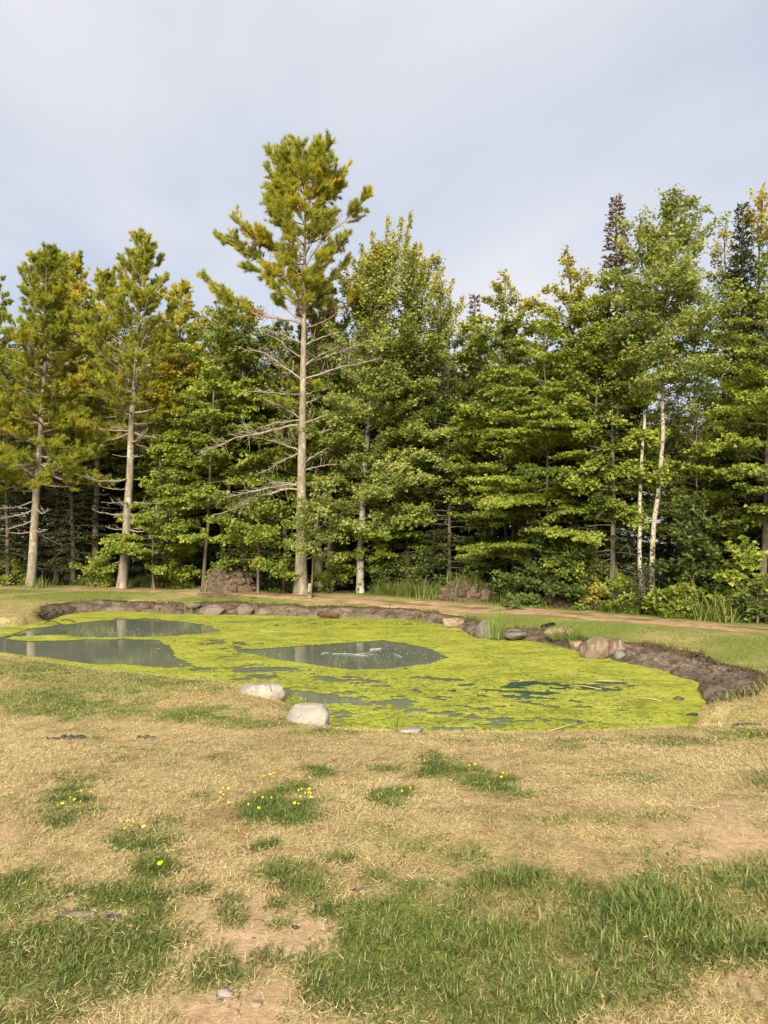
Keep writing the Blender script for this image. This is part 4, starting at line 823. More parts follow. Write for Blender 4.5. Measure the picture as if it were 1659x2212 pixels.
# the plumed maple's feathery top shoots
mpl = [o for o in COL.objects if o.get('label', '').startswith('big maple with upright plumes')][0]; b0 = np.array(mpl.location); rng = np.random.default_rng(14)
Cb, Lb = MB(), MB()
for tx, ty, ln in ((750, 590, 1.8), (1000, 640, 1.6), (855, 520, 2.4), (880, 505, 2.4), (920, 560, 2.0), (945, 590, 2.0), (790, 545, 2.0), (805, 500, 2.6), (838, 468, 3.0), (868, 469, 2.8), (888, 457, 3.2), (781, 528, 1.8), (898, 523, 2.0), (910, 527, 1.9), (935, 547, 2.0), (958, 574, 1.8), (820, 523, 2.0), (978, 604, 1.6), (850, 500, 2.2), (765, 560, 1.6)):
    tip = at(tx, ty, 27.6 + rng.uniform(-.8, .8)) - b0; bot = tip - np.array((.12 * (tip[0] - .8), 0, 1.)) * ln; Lb.sticks([bot], [tip], .02, .004, 4)
    n = int(ln * 130); u = rng.random(n) ** .8; rr_ = .06 + .24 * (1 - u); P_ = bot + (tip - bot) * u[:, None] + rng.normal(0, .55, (n, 3)) * rr_[:, None]
    Cb.leaves(P_, rng.normal(0, .8, (n, 3)) + np.array((0, -.2, -.3)), UP + rng.normal(0, .7, (n, 3)) + np.array((0, -.6, 0)), .11 * rng.uniform(.6, 1.2, n), .09, np.clip(.62 + .2 * rng.normal(size=n), 0, 1), .75 * sstep(.3, 1, u) * rng.uniform(.2, 1, n))  # shoots go gold towards the tip: sunlight painted into the leaves
link('top_shoots', Cb.mesh('top_shoots', M['aspen']), mpl, kind='stuff'); link('shoot_stems', Lb.mesh('shoot_stems', M['bark_slim']), mpl, kind='stuff')

# ---- the wood behind, one tree at a time
rng = np.random.default_rng(123)
sky_px = [(-600, 640), (0, 700), (200, 690), (420, 700), (560, 690), (760, 690), (900, 680), (1000, 745), (1090, 700), (1160, 700), (1300, 640), (1450, 620), (1659, 600), (2300, 560)]
protos = []
hidden = (0, 0, -60)
specs = [('fir_tree', lambda: conifer(201, 10.5, .1, 0, r0=.10, base=.05, R=2.3, nb=130, power=.75, dens=9, tint=.35), ('bark_dark', 'dead_dark', 'spruce'), 'shadowy fir in the wood behind the pond', 'firs of the wood behind', 10.5),
         ('fir_tree', lambda: conifer(202, 9.5, -.1, .1, r0=.10, base=.07, R=2.2, nb=110, power=.7, dens=9, tint=.3), ('bark_dark', 'dead_dark', 'spruce'), 'shadowy fir in the wood behind the pond', 'firs of the wood behind', 9.5),
         ('maple_tree', lambda: broadleaf(203, 10.5, .3, .1, r0=.10, cb=.25, nl=50, prof=bump(2.2, 2.1, 1.2), elev=lambda h: np.interp(h, [0, .6, 1], [0, 22, 65]), lpm=17, twigs=6, bias=0), ('bark_dark', 'bark_slim', 'maple'), 'slender forest maple standing back in the wood', 'maples of the wood behind', 10.5),
         ('maple_tree', lambda: broadleaf(204, 11, -.2, .2, r0=.12, cb=.32, nl=48, prof=bump(2.4, 2.2, 1.3), elev=lambda h: np.interp(h, [0, .6, 1], [5, 26, 65]), lpm=16, twigs=6, bias=0), ('bark_birch', 'bark_slim', 'maple'), 'slender forest maple standing back in the wood', 'maples of the wood behind', 11)]
pts = []
tries = 0
while len(pts) < 150 and tries < 20000:
    tries += 1; px_ = rng.uniform(-420, 2050); Yb = rng.uniform(18, 52); X = (px_ - CX) / FP * Yb; pyy = np.interp(X, pathc[:, 0], pathc[:, 1])
    dd = Yb - pyy
    if dd < 4.2 or dd > 26: continue
    gap_ = 1380 < px_ < 1680
    if gap_ and rng.random() < .35: continue
    if any((X - q[0]) ** 2 + (Yb - q[1]) ** 2 < 1.65 ** 2 for q in pts): continue
    pts.append((X, Yb, px_ if not gap_ else -px_))
pts.sort(key=lambda q: q[1])
for n_, (X, Yb, px_) in enumerate(pts):
    k = int(rng.choice(4, p=[.38, .28, .18, .16])); nm, fn_, mats, lab, grp, H0 = specs[k]
    low_ = px_ < -700; px_ = abs(px_) if low_ else px_
    ztop = at(px_, rng.uniform(800, 960), Yb)[2] if low_ else at(px_, np.interp(px_, [q[0] for q in sky_px], [q[1] for q in sky_px]) + abs(rng.normal(0, 70)) + 10, Yb)[2]; zg = gz(X, Yb)
    s_ = float(np.clip((ztop - zg) / H0, .35, 1.5))
    src = next((p for p in protos if p[0] == k), None)
    if src is None:
        e = plant_tree(nm, fn_(), (X, Yb, zg), lab, 'tree', mats, grp, 'branches' if k < 2 else 'limbs'); e.scale = (s_, s_, s_); protos.append((k, e))
    else: copy_thing(src[1], (X, Yb, zg), rng.uniform(0, 6.28), s_, lab, grp)
# ------------------------------------------------------------------ stones
import bmesh
def ico(sub):
    bm = bmesh.new(); bmesh.ops.create_icosphere(bm, subdivisions=sub, radius=1.0); bm.verts.ensure_lookup_table()
    v = np.array([q.co[:] for q in bm.verts]); f = np.array([[q.index for q in p.verts] for p in bm.faces]); bm.free(); return v, f
ICO = {k: ico(k) for k in (1, 2, 3, 4, 5)}
def stone_mesh(seed, sx, sy, sz, sub=4, rough=.22, cuts=7, flat_top=0.0, fine=.035):
    rng = np.random.default_rng(seed); v, f = ICO[sub]; v = v.copy()
    for _ in range(cuts + 4):
        n = unit(rng.normal(0, 1, 3)); dcut = rng.uniform(.60, .88); ex = np.maximum(0, v @ n - dcut); v = v - ex[:, None] * n * .85
    if flat_top: v[:, 2] = np.where(v[:, 2] > flat_top, flat_top + (v[:, 2] - flat_top) * .15, v[:, 2])
    d = 1 + rough * (fbm(v[:, 0] * 1.2 + 9, v[:, 1] * 1.2 + seed, v[:, 2] * 1.2 + 5, 3, seed=seed) - .5) * 2 + fine * (fbm(v[:, 0] * 5 + 9, v[:, 1] * 5 + seed, v[:, 2] * 5 + 5, 4, seed=seed + 9) - .5) * 2
    return v * d[:, None] * np.array((sx, sy, sz)), f
def stone(name, x0, x1, yt, yb, z, seed, mat, label, cat='rock', depth=.8, sub=4, sink=.12, rz=0.0, group=None, **kw):
    p = on((x0 + x1) / 2, yb, z); w = (x1 - x0) / FP * p[1]; h = (yb - yt) / FP * p[1]
    v, f = stone_mesh(seed, w / 2 * 1.04, w / 2 * depth, h / 2 * (1 + sink) * 1.06, sub, **kw)
    mb = MB(); mb.add(v, f); o = link(name, mb.mesh(name, M[mat], True), None, (p[0], p[1] + w * depth * .42, z + h / 2 * (1 - sink))); o.rotation_euler.z = rz
    return tag(o, label, cat, group)
stone('boulder', 617, 711, 1522, 1578, -.55, 301, 'rock_white', 'larger pale grey boulder at the near edge of the pond, touching the lawn', 'boulder', .75, 5, .35, rough=.16, cuts=-2, flat_top=.80)
stone('boulder', 511, 609, 1479, 1523, -.58, 302, 'rock_pink', 'low pale boulder at the near pond edge, the smaller one with grass blades around', 'boulder', .75, 5, .3, rough=.16, cuts=-1, flat_top=.8)
stone('rock', 860, 920, 1573, 1586, -.41, 303, 'rock_pink', 'thin stone nearly buried in the lawn edge by the water', 'rock', .6, 4, .3, flat_top=.4)
stone('boulder', 1259, 1324, 1379, 1424, -.74, 304, 'rock_brown', 'largest brown boulder on the right bank, duckweed at its foot', 'boulder', .8, 5, .2, rough=.14, cuts=9)
stone('boulder', 1314, 1362, 1383, 1418, -.70, 305, 'rock_red', 'reddish boulder wedged behind the largest brown boulder', 'boulder', .9, 4, .2)
stone('rock', 1234, 1264, 1381, 1400, -.7, 306, 'rock_tan', 'small flat tan stone left of the largest brown boulder', 'rock', .8, 4, .2, flat_top=.5)
stone('boulder', 1180, 1246, 1350, 1377, -.55, 307, 'rock_tan', 'flat topped tan slab set into the right bank', 'boulder', .8, 4, .3, flat_top=.4)
stone('boulder', 1029, 1074, 1343, 1383, -.78, 308, 'rock_dark', 'rounded dark grey boulder standing in the duckweed by the reeds', 'boulder', .8, 4, .2, rough=.12)
stone('boulder', 951, 1008, 1329, 1358, -.75, 309, 'rock_tan', 'tan topped stone left of the dark grey boulder', 'boulder', .75, 4, .2, flat_top=.45)
stone('rock', 1327, 1353, 1406, 1425, -.73, 310, 'rock_dark', 'small grey stone at the foot of the mud slope', 'rock', .9, 3, .2)
stone('boulder', 424, 484, 1306, 1333, -.80, 311, 'rock_muddy', 'broad muddy stone in the far bank below the dug earth heap', 'boulder', .6, 4, .2)
stone('boulder', 504, 550, 1306, 1333, -.80, 312, 'rock_muddy', 'pointed muddy stone in the far bank', 'boulder', .7, 4, .2)
stone('rock', 548, 592, 1314, 1333, -.80, 313, 'rock_muddy', 'light brown stone beside the pointed muddy stone', 'rock', .7, 4, .2)
stone('rock', 393, 430, 1299, 1313, -.55, 314, 'rock_muddy', 'rusty flat stone at the top of the far mud bank', 'rock', .8, 4, .3, flat_top=.4)
stone('rock', 1090, 1144, 1362, 1379, -.66, 315, 'rock_dark', 'dark flat slab right of the reeds', 'rock', .7, 4, .3, flat_top=.4)
# a rotten log and a pipe end in the bank
def log(name, a, b_, za, zb, r, mat, label, cat, n=10):
    A = on(a[0], a[1], za); B = on(b_[0], b_[1], zb); c_ = (A + B) / 2; mb = MB(); rg = np.random.default_rng(int(a[0]))
    p = limb_pts(A - c_, B - c_, rg, 0, .03, 8); mb.tube(p, r * (1 + .2 * (fbm(np.arange(8) * .8, np.zeros(8), seed=3) - .5)), n)
    return tag(link(name, mb.mesh(name, M[mat], True), None, tuple(c_)), label, cat)
log('log', (688, 1326), (730, 1330), -.62, -.64, .06, 'rotten', 'dark reddish rotten log lying in the far bank', 'log')
log('pipe', (1172, 1356), (1196, 1350), -.5, -.46, .07, 'black', 'short black pipe end lying behind the flat tan slab', 'pipe')
def arc(name, a, b_, z, hgt, r, mat, label, cat, rise=.0):
    A = on(a[0], a[1], z); B = on(b_[0], b_[1], z); u = np.linspace(0, 1, 14); p = A + (B - A) * u[:, None]; p[:, 2] += hgt * np.sin(u * math.pi) ** .8 + rise * u - .03
    c_ = p.mean(0); mb = MB(); mb.tube(p - c_, r, 6); return tag(link(name, mb.mesh(name, M[mat], True), None, tuple(c_)), label, cat)
arc('hose', (92, 1347), (136, 1350), WZ, .12, .012, 'black', 'thin black hose looping out of the water at the left', 'hose')
arc('hose', (128, 1341), (168, 1346), WZ, .10, .012, 'black', 'second thin black hose hoop, nearer the far bank', 'hose')
arc('fallen_branch', (12, 1320), (66, 1338), -.62, .06, .02, 'dead_dark', 'dark fallen branch on the dry bank at the left', 'branch')

# crumbled clods lying on and along the raw banks
mb = MB(); rg = np.random.default_rng(71); v, f = ICO[1]; kk = np.nonzero(MW > .3)[0]
for _ in range(900):
    k = rg.choice(kk); q = 1 - abs(rg.normal(0, .35)); q = q if q > .05 else rg.random(); p2 = shore[k] + nrm[k] * MW[k] * q; zb = WZ + (lawn(p2[0:1], p2[1:2])[0] - WZ) * q ** (.95 if MW[k] > 1 else .55) * .95; s_ = rg.uniform(.012, .055) * (.6 + .6 * min(1, MW[k]))
    vv = v * (1 + .8 * (rg.random((len(v), 1)) - .5)) * np.array((rg.uniform(.8, 1.5), rg.uniform(.8, 1.5), rg.uniform(.4, .8))) * s_; mb.add(vv + np.array((p2[0], p2[1], zb)), f, None, .5, float(q > .8))
o = link('mud_clods', mb.mesh('mud_clods', M['mud']), kind='stuff'); o['label'] = 'crumbled clods along the raw mud banks'

# ------------------------------------------------------------------ heaps of dug earth
def heap(px0, px1, yt, yb, Y, seed, label, tilt=0.0, nclod=420, spread=None):
    c_ = at((px0 + px1) / 2, yb, Y); w = (px1 - px0) / FP * Y; hh = (yb - yt) / FP * Y; rg = np.random.default_rng(seed); gx_, gy_ = np.meshgrid(np.linspace(-1, 1, 70), np.linspace(-1, 1, 50)); r_ = np.sqrt(gx_ ** 2 + gy_ ** 2)
    prof = np.clip(1 - r_ ** 2.2, 0, 1) ** .75 * (1 + tilt * gx_); x_ = gx_ * w * .56; y_ = gy_ * w * .42
    base = np.array([gz(c_[0] + a, c_[1] + b_) for a, b_ in zip(x_.ravel(), y_.ravel())]).reshape(x_.shape) - gz(c_[0], c_[1])
    z_ = base - .04 + hh * prof * (.75 + .5 * fbm(x_ * 2.2, y_ * 2.2, seed=seed)) + .30 * np.minimum(1, prof * 3) * (fbm(x_ * 4, y_ * 4, o=5, seed=seed + 1, g=.65) - .5)
    mb = MB(); i = np.arange(49)[:, None] * 70; j = np.arange(69)[None]; mb.add(np.dstack([x_, y_, z_]).reshape(-1, 3), None, np.stack([i + j, i + j + 1, i + 71 + j, i + 70 + j], -1).reshape(-1, 4))
    e = empty('earth_heap', (c_[0], c_[1], gz(c_[0], c_[1])), label, 'earth heap'); link('mound', mb.mesh('mound', M['heap'], False), e)
    cl_ = MB(); v, f = ICO[1]
    for _ in range(nclod):
        a = rg.uniform(0, 6.28); q = rg.random() ** .6 * 1.12; X_, Y_ = math.cos(a) * q, math.sin(a) * q; ii = int(np.clip((Y_ + 1) / 2 * 49, 0, 49)); jj = int(np.clip((X_ + 1) / 2 * 69, 0, 69))
        s_ = max(hh, 1.0) * (.025 + .13 * rg.random() ** 2.2) * (1 if q < 1 else .6); vv = v * (1 + .8 * (rg.random((len(v), 1)) - .5)) * np.array(rg.uniform(.7, 1.3, 3)) * s_
        cl_.add(vv + np.array((X_ * w * .56, Y_ * w * .42, z_[ii, jj] + s_ * .3)), f)
    link('clods', cl_.mesh('clods', M['heap']), e, kind='stuff'); return e, c_, w, hh
heap(442, 550, 1235, 1284, 28.6, 401, 'heap of dark dug earth in front of the woods, left of the lone pine')
heap(950, 1062, 1268, 1304, 25.4, 402, 'lower heap of brown dug earth with sedge on top, right of centre', nclod=380)
heap(1180, 1250, 1278, 1312, 23.3, 403, 'small heap of earth and brush among the shrubs', nclod=90)
# dark soil spilled from the first heap over the track to the bank
mb = MB(); rg = np.random.default_rng(44); v, f = ICO[1]
for _ in range(330):
    t_ = rg.random(); px_ = np.interp(t_, [0, 1], [490, 440]) + rg.normal(0, 22); py_ = np.interp(t_, [0, 1], [1281, 1301]) + rg.normal(0, 2); p = hit(px_, py_); s_ = rg.uniform(.03, .12); vv = v * (1 + .3 * (rg.random((len(v), 1)) - .5)) * np.array((1.2, 1.2, .5)) * s_; mb.add(vv + p, f)
o = link('spilled_soil', mb.mesh('spilled_soil', M['heap']), kind='stuff'); o['label'] = 'dark soil spilled across the track'
# birch stump by the pine
p = np.array(at(669.5, 1290, 26.4)); p[2] = gz(p[0], p[1]); mb = MB(); mb.tube([(0, 0, -.15), (0, 0, .02), (.0, 0, .25), (.01, 0, .50)], [.10, .085, .075, .07], 12)
e = empty('tree_stump', tuple(p), 'short pale birch stump at the right foot of the lone pine', 'stump'); link('stump_wood', mb.mesh('stump_wood', M['bark_birch'], True), e)
mb = MB(); mb.tube([(0, 0, .497), (0, 0, .512)], [.066, .06], 12); link('cut_face', mb.mesh('cut_face', M['dead']), e)

# ------------------------------------------------------------------ shrubs, sedges, weeds at the edge of the wood
def shrub(px0, px1, yt, yb, Y, seed, label, mat='maple', leaf=.09, name='shrub', cat='shrub', nl=26, lpm=20, el=(15, 75), turn=(2, 0), stem='bark_slim', flat=.08):
    bx = (px0 + px1) / 2; X = (bx - CX) / FP * Y; zg = gz(X, Y); w = (px1 - px0) / FP * Y / 2; H = at(bx, yt, Y)[2] - zg
    pr = lambda h: w * np.interp(h, [0, .4, .8, 1], [.95, 1.05, .7, .3])
    T, Lm, Cn = broadleaf(seed, H, .02, 0, .022 + .006 * H, .03, nl, pr, lambda h: np.interp(h, [0, 1], el), leaf, 9, lpm, flat, 0.1, turn, -.3, .45)
    e = empty(name, (X, Y, zg), label, cat)
    for nm, q, mt in (('stem', T, stem), ('twigs', Lm, stem), ('foliage', Cn, mat)): link(nm, q.mesh(nm, M[mt]), e, kind='stuff' if nm == 'twigs' else None)
    return e
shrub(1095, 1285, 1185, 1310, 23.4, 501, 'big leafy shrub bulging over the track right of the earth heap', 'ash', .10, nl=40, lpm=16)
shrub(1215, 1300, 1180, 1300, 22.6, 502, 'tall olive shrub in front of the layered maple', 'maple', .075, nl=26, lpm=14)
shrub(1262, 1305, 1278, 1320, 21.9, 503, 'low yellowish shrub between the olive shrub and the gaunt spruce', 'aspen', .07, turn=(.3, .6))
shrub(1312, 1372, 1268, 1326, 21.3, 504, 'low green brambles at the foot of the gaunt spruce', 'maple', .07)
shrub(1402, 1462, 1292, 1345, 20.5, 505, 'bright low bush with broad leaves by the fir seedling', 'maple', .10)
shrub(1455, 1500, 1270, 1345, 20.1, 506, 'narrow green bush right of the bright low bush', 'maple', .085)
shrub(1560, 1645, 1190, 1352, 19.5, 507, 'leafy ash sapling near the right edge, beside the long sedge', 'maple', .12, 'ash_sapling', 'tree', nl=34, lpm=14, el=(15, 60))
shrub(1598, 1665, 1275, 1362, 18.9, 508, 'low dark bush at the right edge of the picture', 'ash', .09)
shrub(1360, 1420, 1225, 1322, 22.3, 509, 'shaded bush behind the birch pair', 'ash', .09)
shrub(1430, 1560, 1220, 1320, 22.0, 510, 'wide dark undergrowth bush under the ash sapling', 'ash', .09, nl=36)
shrub(455, 482, 1215, 1275, 29.0, 511, 'small weedy bush hugging the left side of the earth heap', 'maple', .07)
shrub(690, 745, 1225, 1282, 28.4, 512, 'low fern green bush right of the lone pine foot', 'maple', .08, nl=20)
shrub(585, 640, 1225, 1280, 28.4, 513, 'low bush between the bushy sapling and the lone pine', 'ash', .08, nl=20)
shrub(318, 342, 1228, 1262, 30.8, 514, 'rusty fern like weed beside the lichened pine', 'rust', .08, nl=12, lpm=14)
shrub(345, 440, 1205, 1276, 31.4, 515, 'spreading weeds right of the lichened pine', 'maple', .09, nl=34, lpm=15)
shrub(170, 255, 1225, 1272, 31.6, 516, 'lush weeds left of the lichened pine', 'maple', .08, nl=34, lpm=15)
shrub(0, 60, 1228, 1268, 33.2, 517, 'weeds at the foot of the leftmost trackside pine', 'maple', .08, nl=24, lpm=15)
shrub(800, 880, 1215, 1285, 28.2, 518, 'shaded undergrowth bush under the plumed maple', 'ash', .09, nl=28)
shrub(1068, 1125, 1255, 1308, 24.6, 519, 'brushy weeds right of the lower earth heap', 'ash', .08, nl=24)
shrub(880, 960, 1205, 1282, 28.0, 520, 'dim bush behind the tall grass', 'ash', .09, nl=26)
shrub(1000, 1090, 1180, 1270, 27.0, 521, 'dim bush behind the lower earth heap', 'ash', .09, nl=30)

def sedge(px_, py_, Y, z, n, Lh, seed, label, name='sedge', cat='sedge', W=.014, lean=(.1, .9), droop=(.5, 1.5), tint=.5, rad=.12, turn=.15, mat='reed'):
    X = (px_ - CX) / FP * Y; z = gz(X, Y) if z is None else z; rg = np.random.default_rng(seed); P_ = np.column_stack([rg.normal(0, rad, (n, 2)), np.full(n, -.02)]); mb = MB()
    az_ = rg.uniform(0, 6.28, n); mb.blades3(P_, az_, rg.uniform(*lean, n), Lh * rg.uniform(.5, 1.15, n), W * rg.uniform(.7, 1.2, n), rg.uniform(*droop, n), np.clip(tint + rg.normal(0, .2, n), 0, 1), (rg.random(n) < turn) * rg.uniform(.4, 1, n))
    return tag(link(name, mb.mesh(name, M[mat]), None, (X, Y, z)), label, cat)
def blades3(s, P, az, lean, L, W, droop, tint, turn):
    """long arching blades of five segments"""
    m = len(P); h_ = np.stack([np.cos(az), np.sin(az), 0 * az], -1); S = np.stack([-np.sin(az), np.cos(az), 0 * az], -1); p = P.copy(); V = []
    for k in range(6):
        wk = (W * (1, 1.05, .95, .75, .45, .06)[k])[:, None] * .5
        V += [p - S * wk, p + S * wk]
        a = lean + droop * (k / 5) ** 1.4; p = p + (h_ * np.sin(a)[:, None] + UP * np.cos(a)[:, None]) * (L / 5)[:, None]
    v = np.stack(V, 1).reshape(-1, 3); i = np.arange(m)[:, None, None] * 12 + np.arange(5)[None, :, None] * 2
    s.add(v, None, (i + np.array([0, 1, 3, 2])).reshape(-1, 4), np.repeat(tint, 12), np.repeat(turn, 12))
MB.blades3 = blades3
sedge(1548, 1318, 19.2, None, 120, 1.05, 601, 'large arching sedge with straw coloured leaves on the right of the track', rad=.28, W=.025, tint=.55, turn=.3)
sedge(1010, 1254, 25.3, gz((1010 - CX) / FP * 25.3, 25.3) + .45, 150, .75, 602, 'sedge clump growing on the lower earth heap', rad=.35, W=.022, tint=.6)
sedge(1085, 1300, 24.4, None, 90, .6, 620, 'tangled green sedge at the right foot of the lower earth heap', rad=.3, W=.02, tint=.5)
sedge(935, 1278, 25.6, None, 90, .85, 603, 'yellow green sedge left of the lower earth heap', rad=.25, W=.02, tint=.75, turn=.25)
sedge(460, 1272, 28.2, None, 50, .7, 604, 'uprooted sedge hanging on the left end of the dark earth heap', rad=.2, W=.02, tint=.6, turn=.4)
sedge(1068, 1372, 18.2, -.66, 70, .85, 605, 'upright green reeds behind the dark grey boulder', 'reeds', 'reeds', rad=.12, lean=(0, .35), droop=(.05, .6), tint=.75, turn=.05)
sedge(1222, 1388, 16.8, -.52, 120, .55, 606, 'grass hanging over the bank below the flat tan slab', 'grass_tuft', 'grass tuft', rad=.22, droop=(1, 2), tint=.45, W=.012)
sedge(506, 1470, 12.0, WZ - .05, 4, .75, 607, 'lone tall reed stem in the water above the smaller near boulder', 'reeds', 'reeds', rad=.04, lean=(0, .15), droop=(0, .3), tint=.7, W=.014, turn=0)
sedge(470, 1467, 12.4, WZ - .05, 5, .42, 608, 'few short reed blades left of the lone tall reed', 'reeds', 'reeds', rad=.05, lean=(0, .3), droop=(0, .4), tint=.75, W=.012, turn=0)
sedge(600, 1500, 10.6, -.7, 12, .75, 609, 'dark arching iris leaves behind the smaller near boulder', 'iris', 'water plant', rad=.06, lean=(.3, .8), droop=(.6, 1.5), tint=.05, W=.018, turn=0)
sedge(672, 1525, 9.7, -.72, 34, .34, 610, 'bright grass blades in the water behind the larger near boulder', 'grass_tuft', 'grass tuft', rad=.12, lean=(0, .5), droop=(.1, .8), tint=.85, W=.010, turn=0)
sedge(600, 1520, 9.6, -.60, 90, .26, 611, 'green grass between the two near boulders', 'grass_tuft', 'grass tuft', rad=.12, lean=(0, .9), droop=(.3, 1.2), tint=.4, W=.009)
sedge(560, 1523, 9.4, -.56, 30, .2, 612, 'broad leaved weed in front of the smaller near boulder', 'weed', 'weed', rad=.06, lean=(.2, 1), droop=(.2, 1), tint=.1, W=.03)
sedge(858, 1583, 8.35, -.5, 16, .38, 613, 'thin pale grass stems at the lawn edge in front of the pond', 'grass_tuft', 'grass tuft', rad=.05, lean=(0, .4), droop=(.1, .7), tint=.8, W=.008)
sedge(412, 1326, 24.9, -.72, 10, .45, 614, 'small bright shoots below the far mud bank', 'reeds', 'reeds', rad=.08, lean=(0, .4), droop=(.1, .8), tint=.9, W=.02, turn=0)
sedge(892, 1340, 22.0, -.70, 26, .5, 615, 'straggly grass hanging from the far bank near the tan topped stone', 'grass_tuft', 'grass tuft', rad=.3, lean=(.1, .9), droop=(.3, 1.5), tint=.6, W=.016)
sedge(86, 1264, 31.0, None, 130, .6, 616, 'tall grass at the foot of the leftmost trackside pine', 'grass_tuft', 'grass tuft', rad=.4, lean=(.05, .7), droop=(.2, 1), tint=.5, W=.018)
sedge(1680, 1690, 5.4, None, 14, .6, 617, 'long green leaves leaning in at the right edge of the lawn', 'sedge', 'sedge', rad=.05, lean=(.5, 1.0), droop=(.5, 1), tint=.3, W=.016, turn=0)
sedge(1150, 1298, 23.5, None, 90, .8, 618, 'cut sedge leaves strewn among the brushy weeds', 'sedge', 'sedge', rad=.5, lean=(.4, 1.2), droop=(.4, 1.2), tint=.5, W=.022, turn=.4)

# ------------------------------------------------------------------ clods, bark and stones on the lawn, weeds on the pond
def crumbs(px_, py_, wp, label, mat, asp, seed, z=None):
    p = hit(px_, py_) if z is None else on(px_, py_, z); w = wp / FP * p[1]; rg = np.random.default_rng(seed + int(px_)); mb = MB(); v, f = ICO[2]; n = int(np.clip(wp * .5, 5, 22))
    for _ in range(n):
        q = np.clip(rg.normal(0, .24, 2), -.5, .5) * np.array((w, w * .45)); s_ = w * rg.uniform(.07, .19) * (1 if wp < 30 else .7)
        mb.add(v * (1 + .5 * (rg.random((len(v), 1)) - .5)) * np.array((rg.uniform(.8, 1.6), rg.uniform(.7, 1.2), rg.uniform(.4, .9))) * s_ + np.array((q[0], q[1], s_ * .35)), f)
    return tag(link('earth_clod', mb.mesh('earth_clod', M[mat]), None, tuple(p)), label, 'clod')
def lawn_bit(px_, py_, wp, label, mat='clod', name='earth_clod', cat='clod', asp=.35, dep=.6, seed=0, z=None, sub=3, rough=.35):
    if name == 'earth_clod' and z is None: return crumbs(px_, py_, wp, label, mat, asp, seed)
    p = hit(px_, py_) if z is None else on(px_, py_, z); w = wp / FP * p[1]; v, f = stone_mesh(700 + seed + int(px_), w / 2, w / 2 * dep, w / 2 * asp, sub, rough=rough, fine=.12); mb = MB(); mb.add(v, f)
    return tag(link(name, mb.mesh(name, M[mat], sub > 3), None, (p[0], p[1], p[2] + w * asp * .22)), label, cat)
lawn_bit(112, 1597, 34, 'dark clod on the dry lawn, leftmost of its row'); lawn_bit(160, 1595, 54, 'long dark clod beside the leftmost clod', asp=.22)
lawn_bit(315, 1594, 36, 'dark clod alone on the dry lawn left of the boulders'); lawn_bit(408, 1604, 20, 'small dark clod nearest the boulders')
lawn_bit(1306, 1607, 16, 'black crumb of earth on the lawn below the duckweed', asp=.5); lawn_bit(1484, 1597, 22, 'brown clod on the lawn near the mud slope', 'heap')
lawn_bit(1596, 1579, 10, 'small black clod at the far right of the lawn edge', asp=.6); lawn_bit(1567, 1594, 12, 'small dark clod left of the yellow flowers at the right', asp=.5); lawn_bit(1497, 1719, 12, 'dark crumb in the middle of the right dry lawn', asp=.5)
lawn_bit(773, 1923, 24, 'dark clod in front of the big right grass patch', asp=.5); lawn_bit(1070, 1693, 30, 'grey brown clod between two green weed patches', 'heap', asp=.25)
lawn_bit(165, 1975, 92, 'flat piece of grey bark lying in the left grass', 'dead_dark', 'bark_piece', 'bark', .10, .35); lawn_bit(244, 1981, 48, 'dark curled bark strip right of the flat bark piece', 'clod', 'bark_piece', 'bark', .16, .3)
lawn_bit(637, 2005, 22, 'dark wood chip on the bare soil by the right grass', 'clod', 'wood_chip', 'wood chip', .3, .5); lawn_bit(558, 1990, 26, 'brown bark chip on the bare soil', 'dead_dark', 'wood_chip', 'wood chip', .25, .4); lawn_bit(214, 1871, 16, 'brown leaf like bark chip on the dry lawn', 'dead_dark', 'wood_chip', 'wood chip', .2, .5)
lawn_bit(1617, 1566, 76, 'dark strip of bark at the right lawn edge', 'clod', 'bark_piece', 'bark', .08, .2)
for a, b_, w, mt, lab in ((487, 2149, 32, 'rock_white', 'pale grey stone in the bare soil at the bottom'), (474, 2163, 16, 'rock_dark', 'dark pebble touching the pale grey stone'), (553, 2172, 26, 'rock_tan', 'tan stone half buried in the bare soil at the bottom'), (548, 2028, 9, 'rock_dark', 'single dark pebble in the bare soil'),
                          (280, 2002, 18, 'rock_tan', 'tan pebble by the left grass patch'), (155, 1934, 18, 'rock_tan', 'tan pebble above the flat bark piece'), (1296, 1931, 22, 'rock_tan', 'tan stone at the upper edge of the right grass'), (1042, 2138, 12, 'rock_white', 'white pebble in the small bare gap of the right grass'), (1340, 1940, 14, 'rock_white', 'whitish pebble right of the tan stone'), (395, 2058, 14, 'rock_tan', 'pale pebble on the left rim of the bare soil'), (612, 2176, 18, 'rock_tan', 'flat tan stone right of the half buried one')):
    lawn_bit(a, b_, w, lab, mt, 'stone', 'stone', .5, .7, sub=4, rough=.2)
lawn_bit(1466, 1513, 26, 'dark clod afloat in the duckweed by the mud slope', 'heap', asp=.5, z=WZ); lawn_bit(1497, 1547, 26, 'black tangle of water weed near the mud slope', 'clod', 'water_weed', 'water weed', .4, z=WZ); lawn_bit(1253, 1564, 14, 'small dark twig end poking from the duckweed', 'clod', 'twig', 'twig', .8, z=WZ); lawn_bit(1405, 1560, 12, 'dark crumb afloat near the lawn edge', asp=.4, z=WZ)
